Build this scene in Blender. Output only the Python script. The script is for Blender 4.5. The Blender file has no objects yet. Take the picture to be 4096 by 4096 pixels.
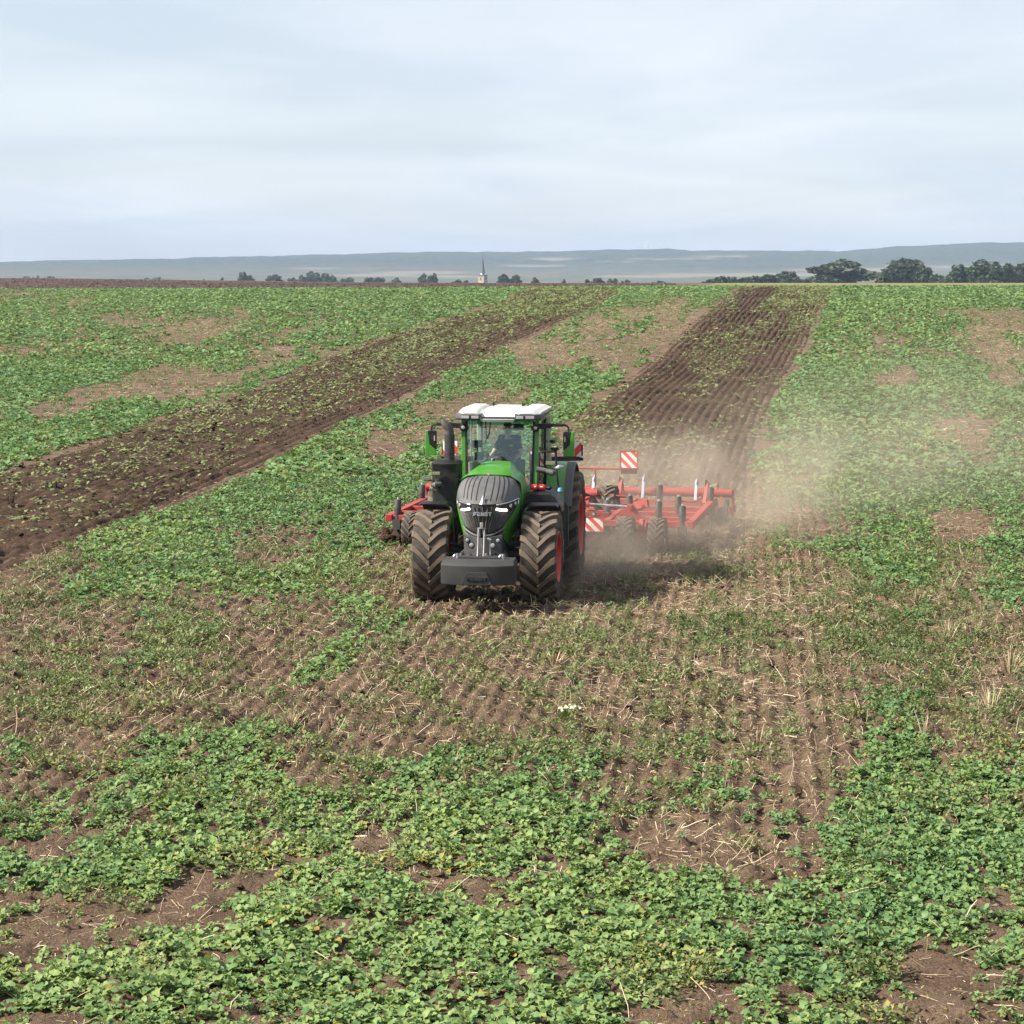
import bpy, bmesh, math, random
import numpy as np
from mathutils import Vector, Matrix, Euler
R = math.radians
random.seed(7)
rng = np.random.default_rng(11)
scene = bpy.context.scene
col = scene.collection

# ------------------------------------------------------------------ camera, sky, sun, exposure
CAM_H = 6.35          # eye height (m) over the flat part of the field
FPX = 8533.0          # focal length in photo pixels (4096 wide)
YH = 1050.0           # eye-level row in the photo
cd = bpy.data.cameras.new('camera'); cam = bpy.data.objects.new('camera', cd); col.objects.link(cam)
cam.location = (0, 0, CAM_H); cam.rotation_euler = (R(90), 0, 0)
cd.sensor_width = 36; cd.lens = 36 * FPX / 4096; cd.shift_y = -(2048 - YH) / 4096
cd.clip_start = 0.5; cd.clip_end = 40000
scene.camera = cam

SUN_EL, SUN_AZ = R(40), R(-101)      # azimuth from +Y, clockwise positive: sun stands left, a little camera-side
sdir = Vector((math.sin(SUN_AZ) * math.cos(SUN_EL), math.cos(SUN_AZ) * math.cos(SUN_EL), math.sin(SUN_EL)))
world = bpy.data.worlds.new('World'); scene.world = world; world.use_nodes = True
wn = world.node_tree; wn.nodes.clear()
W = lambda t: wn.nodes.new(t)
out = W('ShaderNodeOutputWorld'); bg = W('ShaderNodeBackground'); sky = W('ShaderNodeTexSky')
sky.sky_type = 'NISHITA'; sky.sun_disc = False; sky.sun_elevation = SUN_EL; sky.sun_rotation = SUN_AZ
sky.air_density = 1.0; sky.dust_density = .6; sky.ozone_density = 1.2
# thin high cloud sheet, mapped on a plane overhead so it runs on in every direction
tc = W('ShaderNodeTexCoord'); sep = W('ShaderNodeSeparateXYZ'); wn.links.new(tc.outputs['Generated'], sep.inputs[0])
mx = W('ShaderNodeMath'); mx.operation = 'MAXIMUM'; mx.inputs[1].default_value = 0.0; wn.links.new(sep.outputs['Z'], mx.inputs[0])
ad = W('ShaderNodeMath'); ad.operation = 'ADD'; ad.inputs[1].default_value = 0.11; wn.links.new(mx.outputs[0], ad.inputs[0])
dvx = W('ShaderNodeMath'); dvx.operation = 'DIVIDE'; wn.links.new(sep.outputs['X'], dvx.inputs[0]); wn.links.new(ad.outputs[0], dvx.inputs[1])
dvy = W('ShaderNodeMath'); dvy.operation = 'DIVIDE'; wn.links.new(sep.outputs['Y'], dvy.inputs[0]); wn.links.new(ad.outputs[0], dvy.inputs[1])
cmb = W('ShaderNodeCombineXYZ'); wn.links.new(dvx.outputs[0], cmb.inputs[0]); wn.links.new(dvy.outputs[0], cmb.inputs[1])
mp = W('ShaderNodeMapping'); mp.inputs['Scale'].default_value = (0.55, 0.6, 1); mp.inputs['Location'].default_value = (1.7, 0.4, 0)
mp.inputs['Rotation'].default_value = (0, 0, 0.18)
wn.links.new(cmb.outputs[0], mp.inputs[0])
nz = W('ShaderNodeTexNoise'); nz.inputs['Scale'].default_value = 1.0; nz.inputs['Detail'].default_value = 5; nz.inputs['Roughness'].default_value = .45
nz.inputs['Distortion'].default_value = .6
wn.links.new(mp.outputs[0], nz.inputs['Vector'])
cr = W('ShaderNodeMapRange'); cr.inputs['From Min'].default_value = .33; cr.inputs['From Max'].default_value = .66
cr.inputs['To Min'].default_value = .66; cr.inputs['To Max'].default_value = .98
wn.links.new(nz.outputs[0], cr.inputs['Value'])
mixc = W('ShaderNodeMix'); mixc.data_type = 'RGBA'
wn.links.new(cr.outputs[0], mixc.inputs[0]); wn.links.new(sky.outputs[0], mixc.inputs[6])
nz2 = W('ShaderNodeTexNoise'); nz2.inputs['Scale'].default_value = 2.1; nz2.inputs['Detail'].default_value = 7; nz2.inputs['Roughness'].default_value = .5; nz2.inputs['Distortion'].default_value = .4
mp2 = W('ShaderNodeMapping'); mp2.inputs['Scale'].default_value = (.5, .42, 1); mp2.inputs['Location'].default_value = (3.1, 7.3, 0); mp2.inputs['Rotation'].default_value = (0, 0, -.1)
wn.links.new(cmb.outputs[0], mp2.inputs[0]); wn.links.new(mp2.outputs[0], nz2.inputs['Vector'])
rp = W('ShaderNodeValToRGB'); rp.color_ramp.elements[0].position = .36; rp.color_ramp.elements[0].color = (.522, .584, .660, 1); rp.color_ramp.elements[1].position = .68; rp.color_ramp.elements[1].color = (.657, .703, .755, 1)
wn.links.new(nz2.outputs[0], rp.inputs[0])
sc10 = W('ShaderNodeVectorMath'); sc10.operation = 'SCALE'; sc10.inputs['Scale'].default_value = 10.0; wn.links.new(rp.outputs[0], sc10.inputs[0]); wn.links.new(sc10.outputs[0], mixc.inputs[7])
wn.links.new(mixc.outputs[2], bg.inputs[0]); bg.inputs[1].default_value = 0.052
wn.links.new(bg.outputs[0], out.inputs[0])
sl = bpy.data.lights.new('sun', 'SUN'); sl.energy = 5.0; sl.angle = R(6.0); sl.color = (1, .93, .82)
so = bpy.data.objects.new('sun', sl); col.objects.link(so)
so.rotation_euler = (-sdir).to_track_quat('-Z', 'Y').to_euler(); so.location = (-40, 0, 60)
vs = scene.view_settings
vs.view_transform = 'Standard'; vs.look = 'None'; vs.gamma = 1; vs.use_curve_mapping = False; vs.exposure = 1.45
scene.cycles.volume_bounces = 1; scene.cycles.max_bounces = 6; scene.cycles.diffuse_bounces = 3; scene.cycles.glossy_bounces = 3
scene.cycles.transparent_max_bounces = 12

# ------------------------------------------------------------------ helpers
def link(o, parent=None):
    col.objects.link(o)
    if parent is not None: o.parent = parent
    return o
def tag(o, label=None, cat=None, group=None, kind=None):
    if label: o['label'] = label
    if cat: o['category'] = cat
    if group: o['group'] = group
    if kind: o['kind'] = kind
    return o
def empty(name, loc=(0, 0, 0), rz=0, parent=None):
    o = bpy.data.objects.new(name, None); o.empty_display_size = .2
    o.location = loc; o.rotation_euler = (0, 0, rz)
    return link(o, parent)
class MB:
    def __init__(s): s.v = []; s.f = []; s.m = []
    def add(s, vs_, fs, mat=0):
        b = len(s.v); s.v.extend([tuple(p) for p in vs_])
        for f in fs: s.f.append([i + b for i in f]); s.m.append(mat)
        return s
    def box(s, c, d, rot=None, mat=0, taper=1.0):
        x, y, z = d[0] / 2, d[1] / 2, d[2] / 2
        P = [Vector((sx * x * (taper if sz > 0 else 1), sy * y * (taper if sz > 0 else 1), sz * z)) for sz in (-1, 1) for sy in (-1, 1) for sx in (-1, 1)]
        if rot is not None:
            M = Euler(rot).to_matrix(); P = [M @ p for p in P]
        P = [p + Vector(c) for p in P]
        return s.add(P, [(0, 2, 3, 1), (4, 5, 7, 6), (0, 1, 5, 4), (2, 6, 7, 3), (0, 4, 6, 2), (1, 3, 7, 5)], mat)
    def beam(s, a, b, w, h, mat=0, up=(0, 0, 1)):
        a, b = Vector(a), Vector(b); t = (b - a).normalized(); u = t.cross(Vector(up))
        if u.length < 1e-4: u = t.cross(Vector((1, 0, 0)))
        u.normalize(); n = u.cross(t)
        P = [p + u * (sx * w / 2) + n * (sz * h / 2) for p in (a, b) for sz in (-1, 1) for sx in (-1, 1)]
        return s.add(P, [(0, 1, 3, 2), (4, 6, 7, 5), (0, 4, 5, 1), (2, 3, 7, 6), (0, 2, 6, 4), (1, 5, 7, 3)], mat)
    def tube(s, pts, r, n=10, mat=0, caps=True):
        pts = [Vector(p) for p in pts]; k = len(pts)
        rs = r if isinstance(r, (list, tuple)) else [r] * k
        ref = Vector((0, 0, 1)); b = len(s.v); prev = None
        for i, p in enumerate(pts):
            t = (pts[min(i + 1, k - 1)] - pts[max(i - 1, 0)])
            if t.length < 1e-9: t = Vector((0, 0, 1))
            t.normalize()
            if prev is None:
                u = t.cross(ref)
                if u.length < .05: u = t.cross(Vector((1, 0, 0)))
            else: u = prev - t * prev.dot(t)
            u.normalize(); prev = u; w = t.cross(u)
            for j in range(n):
                a = 2 * math.pi * j / n
                s.v.append(tuple(p + (u * math.cos(a) + w * math.sin(a)) * rs[i]))
        for i in range(k - 1):
            for j in range(n):
                s.f.append([b + i * n + j, b + i * n + (j + 1) % n, b + (i + 1) * n + (j + 1) % n, b + (i + 1) * n + j]); s.m.append(mat)
        if caps:
            s.f.append([b + j for j in range(n)][::-1]); s.m.append(mat)
            s.f.append([b + (k - 1) * n + j for j in range(n)]); s.m.append(mat)
        return s
    def lathe(s, prof, c=(0, 0, 0), axis='x', n=48, mat=0, close=False):
        b = len(s.v); m = len(prof)
        for j in range(n):
            a = 2 * math.pi * j / n; ca, sa = math.cos(a), math.sin(a)
            for (ax, r) in prof:
                p = (ax, r * ca, r * sa) if axis == 'x' else ((r * ca, ax, r * sa) if axis == 'y' else (r * ca, r * sa, ax))
                s.v.append((p[0] + c[0], p[1] + c[1], p[2] + c[2]))
        for j in range(n):
            for i in range(m - 1 + (1 if close else 0)):
                a0 = b + j * m + i; a1 = b + j * m + (i + 1) % m; c0 = b + ((j + 1) % n) * m + i; c1 = b + ((j + 1) % n) * m + (i + 1) % m
                s.f.append([a0, a1, c1, c0]); s.m.append(mat)
        return s
    def prism(s, poly, a0, a1, plane='xz', mat=0):
        def P(u, v, a): return (u, a, v) if plane == 'xz' else ((a, u, v) if plane == 'yz' else (u, v, a))
        n = len(poly); vs_ = [P(u, v, a0) for u, v in poly] + [P(u, v, a1) for u, v in poly]
        fs = [list(range(n))[::-1], list(range(n, 2 * n))] + [[i, (i + 1) % n, n + (i + 1) % n, n + i] for i in range(n)]
        return s.add(vs_, fs, mat)
    def grid(s, rows, mat=0, closed=False):
        nu = len(rows); nv = len(rows[0]); b = len(s.v)
        for r in rows: s.v.extend([tuple(p) for p in r])
        for i in range(nu - 1):
            for j in range(nv - (0 if closed else 1)):
                s.f.append([b + i * nv + j, b + i * nv + (j + 1) % nv, b + (i + 1) * nv + (j + 1) % nv, b + (i + 1) * nv + j]); s.m.append(mat)
        return s
    def shell(s, rows, th, mat=0):            # a grid with thickness th along its vertex normals
        nu, nv = len(rows), len(rows[0]); A = [[Vector(p) for p in r] for r in rows]
        def nrm(i, j):
            du = A[min(i + 1, nu - 1)][j] - A[max(i - 1, 0)][j]; dv = A[i][min(j + 1, nv - 1)] - A[i][max(j - 1, 0)]
            n = du.cross(dv); return n.normalized() if n.length > 1e-9 else Vector((0, 0, 1))
        B = [[A[i][j] - nrm(i, j) * th for j in range(nv)] for i in range(nu)]
        s.grid(A, mat); s.grid([r[::-1] for r in B], mat)
        s.grid([[A[0][j] for j in range(nv)], [B[0][j] for j in range(nv)]][::-1], mat)
        s.grid([[A[-1][j] for j in range(nv)], [B[-1][j] for j in range(nv)]], mat)
        s.grid([[A[i][0] for i in range(nu)], [B[i][0] for i in range(nu)]], mat)
        s.grid([[A[i][-1] for i in range(nu)], [B[i][-1] for i in range(nu)]][::-1], mat)
        return s
    def mesh(s, name, mats, smooth=35, fix=True):
        me = bpy.data.meshes.new(name); me.from_pydata(s.v, [], s.f)
        for m in (mats if isinstance(mats, (list, tuple)) else [mats]): me.materials.append(m)
        me.polygons.foreach_set('material_index', s.m)
        if fix:
            bm = bmesh.new(); bm.from_mesh(me); bmesh.ops.recalc_face_normals(bm, faces=bm.faces); bm.to_mesh(me); bm.free()
        if smooth:
            me.polygons.foreach_set('use_smooth', [True] * len(me.polygons)); me.set_sharp_from_angle(angle=R(smooth))
        me.update(); return me
    def build(s, name, mats, parent=None, smooth=35, bevel=0, loc=None, rot=None):
        o = bpy.data.objects.new(name, s.mesh(name, mats, smooth)); link(o, parent)
        if bevel:
            m = o.modifiers.new('bevel', 'BEVEL'); m.width = bevel; m.segments = 2; m.limit_method = 'ANGLE'; m.angle_limit = R(40); m.harden_normals = True
        if loc: o.location = loc
        if rot: o.rotation_euler = rot
        return o
def place(name, me, parent=None, loc=(0, 0, 0), rot=(0, 0, 0), scale=None):
    o = bpy.data.objects.new(name, me); link(o, parent); o.location = loc; o.rotation_euler = rot
    if scale: o.scale = scale
    return o
def mesh_np(name, V, F, mat, attrs=None, smooth=False):
    me = bpy.data.meshes.new(name); V = np.asarray(V, np.float32); F = np.asarray(F, np.int32)
    n, k = F.shape
    me.vertices.add(len(V)); me.vertices.foreach_set('co', V.ravel())
    me.loops.add(n * k); me.loops.foreach_set('vertex_index', F.ravel())
    me.polygons.add(n); me.polygons.foreach_set('loop_start', np.arange(0, n * k, k, dtype=np.int32))
    me.update(calc_edges=True)
    for an, av in (attrs or {}).items():
        a = me.attributes.new(an, 'FLOAT', 'POINT'); a.data.foreach_set('value', np.asarray(av, np.float32).ravel())
    if smooth: me.polygons.foreach_set('use_smooth', np.ones(n, bool))
    me.materials.append(mat); me.update(); return me

# ---- material helper
class NT:
    def __init__(s, name):
        s.m = bpy.data.materials.new(name); s.m.use_nodes = True; s.t = s.m.node_tree; s.t.nodes.clear()
        s.out = s.n('ShaderNodeOutputMaterial')
    def n(s, t, **k):
        nd = s.t.nodes.new(t)
        for a, b in k.items(): setattr(nd, a, b)
        return nd
    def l(s, a, b): s.t.links.new(a, b)
    def noise(s, scale, detail=4, rough=.55, vec=None, dist=0):
        nd = s.n('ShaderNodeTexNoise'); nd.inputs['Scale'].default_value = scale; nd.inputs['Detail'].default_value = detail
        nd.inputs['Roughness'].default_value = rough; nd.inputs['Distortion'].default_value = dist
        s.l(vec if vec is not None else s.obj(), nd.inputs['Vector']); return nd.outputs[0]
    def obj(s):
        if not hasattr(s, '_tc'): s._tc = s.n('ShaderNodeTexCoord')
        return s._tc.outputs['Object']
    def attr(s, name): nd = s.n('ShaderNodeAttribute', attribute_name=name); return nd.outputs['Fac']
    def ramp(s, fac, stops, interp='LINEAR'):
        nd = s.n('ShaderNodeValToRGB'); e = nd.color_ramp; e.interpolation = interp
        while len(e.elements) < len(stops): e.elements.new(.5)
        for el, (p, c) in zip(e.elements, stops):
            el.position = p; el.color = (*c, 1) if len(c) == 3 else c
        s.l(fac, nd.inputs[0]); return nd.outputs[0]
    def val(s, v, a, b, c, d):
        nd = s.n('ShaderNodeMapRange'); nd.inputs[1].default_value = a; nd.inputs[2].default_value = b; nd.inputs[3].default_value = c; nd.inputs[4].default_value = d
        s.l(v, nd.inputs[0]); return nd.outputs[0]
    def mix(s, fac, a, b):
        nd = s.n('ShaderNodeMix', data_type='RGBA')
        for i, x in ((0, fac), (6, a), (7, b)):
            if isinstance(x, (tuple, list)): nd.inputs[i].default_value = (*x, 1) if len(x) == 3 else x
            elif isinstance(x, (int, float)): nd.inputs[i].default_value = x
            else: s.l(x, nd.inputs[i])
        return nd.outputs[2]
    def math(s, op, a, b):
        nd = s.n('ShaderNodeMath', operation=op)
        for i, x in ((0, a), (1, b)):
            if isinstance(x, (int, float)): nd.inputs[i].default_value = x
            else: s.l(x, nd.inputs[i])
        return nd.outputs[0]
    def bump(s, h, strength, dist=.02):
        nd = s.n('ShaderNodeBump'); nd.inputs['Strength'].default_value = strength; nd.inputs['Distance'].default_value = dist
        s.l(h, nd.inputs['Height']); return nd.outputs[0]
    def bsdf(s, color, rough=.5, metal=0, spec=.5, normal=None, **k):
        nd = s.n('ShaderNodeBsdfPrincipled')
        for nm, x in (('Base Color', color), ('Roughness', rough), ('Metallic', metal), ('Specular IOR Level', spec), *k.items()):
            if isinstance(x, (tuple, list)): nd.inputs[nm].default_value = (*x, 1) if len(x) == 3 else x
            elif isinstance(x, (int, float)): nd.inputs[nm].default_value = x
            else: s.l(x, nd.inputs[nm])
        if normal is not None: s.l(normal, nd.inputs['Normal'])
        return nd.outputs[0]
    def done(s, sh): s.l(sh, s.out.inputs['Surface']); return s.m
def paint(name, c, rough=.35, dust=.15, metal=0, scale=6, dustc=(.24, .18, .12), spec=.5, coat=0, fine=0.0):
    t = NT(name); nz_ = t.noise(scale, 6, .65)
    f = t.val(nz_, .42, .75, 0, dust); c2 = t.mix(f, c, dustc)
    rr = t.val(nz_, .35, .75, rough, min(1, rough + .35))
    nm = t.bump(t.noise(140, 2), fine, .003) if fine else None
    return t.done(t.bsdf(c2, rr, metal, spec, nm, **({'Coat Weight': coat, 'Coat Roughness': .12} if coat else {})))
GREEN = paint('green_paint', (.036, .19, .009), .33, .3, coat=.3, scale=4, dustc=(.15, .135, .08))
GREY = paint('grey_plastic', (.036, .036, .039), .5, .2, fine=.3)
GREYL = paint('mid_grey_plastic', (.060, .061, .065), .55, .22, fine=.2)
BLACK = paint('black_plastic', (.006, .006, .0065), .36, .03, spec=.35)
BLACKM = paint('matt_black_steel', (.013, .013, .014), .6, .10)
CAST = paint('cast_grey_coating', (.016, .016, .0175), .62, .07, scale=3, fine=.5)
RED = paint('red_rim_paint', (.46, .018, .012), .4, .25, scale=5)
REDM = paint('red_implement_paint', (.27, .013, .012), .5, .7, scale=3, dustc=(.17, .09, .06))
REDB = paint('red_gloss', (.5, .012, .015), .3, .03)
WHITE = paint('white_roof', (.42, .415, .40), .4, .35, scale=3, dustc=(.34, .29, .24))
CREAM = paint('cream_interior', (.40, .36, .28), .7, .1)
STEEL = paint('bright_steel', (.55, .56, .58), .28, .1, metal=1)
BLUESTEEL = paint('pale_blue_bar', (.30, .34, .44), .5, .5)
DKINT = paint('dark_interior', (.02, .021, .023), .6, .1)
CHROME = paint('chrome', (.75, .75, .76), .15, .02, metal=1)
LENS = paint('lamp_lens', (.42, .43, .42), .12, .1, metal=.5)
LENSY = paint('yellowish_lens', (.30, .31, .17), .15, .15, metal=.3)
PINK = paint('pink_cap', (.6, .06, .2), .4, .05)
BLUECAP = paint('blue_cap', (.12, .3, .62), .4, .05)
WHITEP = paint('white_print', (.75, .75, .73), .5, .1)
t = NT('led_light'); em = t.n('ShaderNodeEmission'); em.inputs[0].default_value = (1, .93, .8, 1); em.inputs[1].default_value = 3.2; LED = t.done(em.outputs[0])
def tyre_mat(name, base, mud, lo, hi):
    t = NT(name); n1 = t.noise(3.2, 6, .62); n2 = t.noise(26, 4, .6)
    f = t.val(t.math('ADD', t.math('MULTIPLY', n1, .7), t.math('MULTIPLY', n2, .3)), .38, .62, lo, hi)
    c = t.mix(f, base, mud); c = t.mix(t.val(n2, .4, .7, 0, .35), c, (.06, .048, .04))
    return t.done(t.bsdf(c, .85, 0, .25, t.bump(n2, .5, .01)))
TYRE = tyre_mat('tyre_carcass', (.017, .016, .016), (.085, .066, .050), .05, .75)
LUG = tyre_mat('tyre_lug_muddy', (.045, .038, .033), (.15, .112, .08), .35, 1.0)
t = NT('cab_glass'); tr = t.n('ShaderNodeBsdfTransparent'); tr.inputs[0].default_value = (.87, .95, .92, 1)
gl = t.n('ShaderNodeBsdfGlossy'); gl.inputs['Roughness'].default_value = .02; gl.inputs[0].default_value = (.9, .95, .95, 1)
lw = t.n('ShaderNodeLayerWeight'); lw.inputs[0].default_value = .25
mxs = t.n('ShaderNodeMixShader'); t.l(t.val(lw.outputs['Fresnel'], 0, 1, .05, .8), mxs.inputs[0]); t.l(tr.outputs[0], mxs.inputs[1]); t.l(gl.outputs[0], mxs.inputs[2]); GLASS = t.done(mxs.outputs[0])
def stripe_mat(name, k, ox, oz, w=.14):
    t = NT(name); sp = t.n('ShaderNodeSeparateXYZ'); t.l(t.obj(), sp.inputs[0])
    d = t.math('ADD', t.math('ADD', sp.outputs['X'], ox), t.math('MULTIPLY', t.math('ADD', sp.outputs['Z'], oz), k))
    f = t.math('GREATER_THAN', t.math('FRACT', t.math('DIVIDE', t.math('ADD', d, 50 * w), w), 0), .5)
    c = t.mix(f, (.62, .035, .028), (.70, .70, .68)); c = t.mix(t.val(t.noise(7, 5), .45, .75, 0, .3), c, (.26, .2, .15))
    return t.done(t.bsdf(c, .4))
# ------------------------------------------------------------------ terrain shape
def sstep(a, b, x): t_ = np.clip((x - a) / (b - a), 0, 1); return t_ * t_ * (3 - 2 * t_)
RIDGE = np.array([(-900, 1066), (0, 1057), (500, 1047), (1000, 1036), (1800, 1015), (2048, 1018), (2300, 1013), (2500, 1006), (2680, 1004), (2740, 1012), (3350, 1013), (3600, 994), (4096, 975), (5000, 962)], float)
def zfield(x, y):
    return 3.25 * sstep(50, 260, y) - 1.05 * sstep(270, 430, y) * sstep(-110, -15, x)
def zfar(x, y):
    base = 3.25 - 1.05 * sstep(-110, -15, x) - 9.5 * sstep(415, 900, y) - 20 * sstep(850, 2000, y) - 4 * sstep(2000, 3000, y) + 14 * sstep(3000, 4300, y)
    u = 2048 + FPX * x / 6000.0
    top = CAM_H + (YH - np.interp(u, RIDGE[:, 0], RIDGE[:, 1])) * 6000 / FPX
    t_ = sstep(4100, 6000, y); k = base * (1 - t_) + top * t_
    return np.where(y > 6000, k - (y - 6000) * .012, k)
def zground(x, y): return np.where(y < 430, zfield(x, y), zfar(x, y))
# value noise
def _h(ix, iy, s):
    n = (ix.astype(np.int64) * 374761393 + iy.astype(np.int64) * 668265263 + s * 1442695041) & 0xffffffff
    n = ((n ^ (n >> 13)) * 1274126177) & 0xffffffff
    return ((n ^ (n >> 16)) & 0xffffff) / float(0xffffff)
def vn(x, y, s=0):
    ix, iy = np.floor(x), np.floor(y); fx, fy = x - ix, y - iy; fx = fx * fx * (3 - 2 * fx); fy = fy * fy * (3 - 2 * fy)
    a, b, c, d = _h(ix, iy, s), _h(ix + 1, iy, s), _h(ix, iy + 1, s), _h(ix + 1, iy + 1, s)
    return (a + (b - a) * fx) * (1 - fy) + (c + (d - c) * fx) * fy
def fbm(x, y, s=0, o=4, g=.5):
    r = 0; a = 1; t_ = 0
    for i in range(o): r = r + a * vn(x * 2 ** i, y * 2 ** i, s + i * 17); t_ += a; a *= g
    return r / t_
def proj(x, y, z): return 2048 + FPX * x / y, YH + FPX * (CAM_H - z) / y
_D = np.concatenate([np.linspace(8, 60, 1500), np.linspace(60.05, 430, 4000)]); _V = YH + FPX * (CAM_H - zfield(0, _D)) / _D
def ground_at(u, v):                           # where a sight line from the viewpoint meets the field
    d = np.interp(-np.asarray(v, float), -_V, _D); return (np.asarray(u, float) - 2048) * d / FPX, d

# ------------------------------------------------------------------ crop map of the field (rapeseed cover 0..9, surveyed from the photo)
MAPROWS = [
 (1150,"7556788888878888","5555888555888888"),(1180,"4335788888867888","5555767555858788"),(1215,"5345677888888888","5556225555888887"),
 (1250,"6666677456788883","5564125555887324"),(1285,"5554332356788875","5543311555853522"),(1320,"8865432233788885","5216311555865511"),
 (1360,"7766222567888654","1311123555826732"),(1410,"2377888843445555","1223465555825731"),(1465,"8888633345555555","1444655555282751"),
 (1520,"8876222488555566","6577555588832551"),(1575,"7532234678555544","4775555888875675"),(1640,"7347776555577222","6655555588888754"),
 (1690,"5677765555566422","5555555588886336"),(1750,"8876555557743233","5555555888886337"),(1820,"7555555557743566","5555555777877737"),
 (1890,"5555555577876677","5555555667887877"),(1950,"5555556788888777","5555555466888887"),(2010,"5555567888887777","5555555346788877"),
 (2070,"5555678888746777","0000000322885236"),(2130,"5556786544556667","0000000352288326"),(2190,"5567887534774555","0003311257773278"),
 (2250,"2238888426632455","0000000011788328"),(2310,"2158888877533366","0000000000178446"),(2365,"2487754887333542","0000000000044367"),
 (2415,"1572443333680000","0000000000022256"),(2480,"0011455211178000","0100000100144222"),(2530,"0000366201245000","1000011000112211"),
 (2600,"0002300000830000","0000001000111111"),(2670,"0004500017800000","1000000000010000"),(2730,"0121000026100000","4421014000000100"),
 (2790,"1121100050000011","3210010100167200"),(2850,"1221000200000022","1100010000177061"),(2910,"2110012573000112","1211000000165022"),
 (2965,"3220378846000123","4342454100287410"),(3020,"6222688871112663","5543233300288344"),(3080,"5335888841556873","6663334200387488"),
 (3135,"4445788883246766","7653345430588788"),(3190,"5467888656567777","7432345532787788"),(3225,"3647787547668888","8864431124788667"),
 (3290,"5456888757754899","8871311455899999"),(3350,"6433778837735999","9972212232899999"),(3410,"5258998766735899","8876212334899999"),
 (3470,"8889988547755788","5676312113788899"),(3520,"8888862337875433","3589975117888885"),(3575,"6545632478888433","7899997788888887"),
 (3630,"4332343788999988","9999998888888853"),(3685,"4213313589999999","9999874679988975"),(3740,"4224435899999999","9999987578978657"),
 (3795,"2245578999889999","9999998678884446"),(3850,"4468899888899999","9999999888964556"),(3905,"6788999999889457","9987554788643346"),
 (3960,"7888988889998578","8876544788641225"),(4020,"8888888458998899","8875423578731226"),(4080,"3336765347989999","8874323588732324"),(4300,"6768876888999999","8885667888865656")]
MY = np.array([r[0] for r in MAPROWS], float)
MG = np.array([[int(c) for c in a + b] for _, a, b in MAPROWS], float)
MG[(MY[:, None] < 2040) & (MG == 5)] = 7.5; MG[(MY[:, None] < 1500) & (MG < 4)] += 2.5           # tilled cells: the strips themselves carry no crop
def cover(u, v):
    fx = np.clip((u - 64) / 128.0, -8, 39); fx = np.where(fx < 0, -fx, fx); fx = np.where(fx > 31, 62 - fx, fx); fx = np.clip(fx, 0, 30.999)
    fy = np.clip(np.interp(v, MY, np.arange(len(MY))), 0, len(MY) - 1.001)
    ix, iy = fx.astype(int), fy.astype(int); ax, ay = fx - ix, fy - iy
    return ((MG[iy, ix] * (1 - ax) + MG[iy, ix + 1] * ax) * (1 - ay) + (MG[iy + 1, ix] * (1 - ax) + MG[iy + 1, ix + 1] * ax) * ay) / 9.0
A_UP = [(2110, 1152), (2015, 1206), (1591, 1328), (1272, 1439), (912, 1598), (742, 1631), (350, 1780), (0, 1881), (-400, 1990)]
A_LO = [(2500, 1153), (2398, 1227), (2207, 1312), (2048, 1390), (1803, 1503), (1538, 1640), (1166, 1812), (827, 1982), (403, 2162), (0, 2310), (-400, 2470)]
B_L = [(2960, 1149), (2737, 1312), (2578, 1460), (2461, 1540), (2345, 1610), (2240, 1720), (2150, 1850), (2080, 1990), (2040, 2060)]
B_R = [(3352, 1147), (3267, 1312), (3183, 1492), (3130, 1580), (3098, 1664), (3066, 1770), (3002, 1950), (2960, 2040)]
def edge_world(e):
    x, y = ground_at([p[0] for p in e], [p[1] for p in e]); return np.stack([x, y], 1)
def resample(P, n):
    d = np.r_[0, np.cumsum(np.hypot(*np.diff(P, axis=0).T))]; s = np.linspace(0, 1, n)
    return d, s
STRIPS = {}
for nm, e1, e2 in (('a', A_UP, A_LO), ('b', B_L, B_R)):
    P, Q = edge_world(e1)[::-1], edge_world(e2)[::-1]          # near end first
    # common parameter: distance along the strip, sampled finer near the viewer
    n = 520; s = np.linspace(0, 1, n) ** 1.7
    def along(Z):
        d = np.r_[0, np.cumsum(np.hypot(*np.diff(Z, axis=0).T))]; d /= d[-1]
        X = np.stack([np.interp(s, d, Z[:, 0]), np.interp(s, d, Z[:, 1])], 1)
        K = 25; Xp = np.pad(X, ((K, K), (0, 0)), mode='reflect', reflect_type='odd'); ker = np.ones(2 * K + 1) / (2 * K + 1)
        return np.stack([np.convolve(Xp[:, i], ker, 'valid') for i in (0, 1)], 1)
    STRIPS[nm] = (along(P), along(Q))
def in_poly(x, y, P):
    r = np.zeros(x.shape, bool); j = len(P) - 1
    for i in range(len(P)):
        xi, yi, xj, yj = P[i][0], P[i][1], P[j][0], P[j][1]
        c = ((yi > y) != (yj > y)) & (x < (xj - xi) * (y - yi) / (yj - yi + 1e-12) + xi); r ^= c; j = i
    return r
SPOLY = {k: np.concatenate([a[::8], b[::-8]]) for k, (a, b) in STRIPS.items()}
def tilled(x, y):
    x = x + (fbm(x * .5, y * .22, 70, 3) - .5) * 1.5
    return in_poly(x, y, SPOLY['a']) | in_poly(x, y, SPOLY['b'])
EDGE = np.array([(-3000, 1163), (0, 1160), (2000, 1152), (2600, 1147), (3300, 1147), (4096, 1145), (7000, 1144)], float)
def beyond(u, v): return v < np.interp(u, EDGE[:, 0], EDGE[:, 1])
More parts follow.
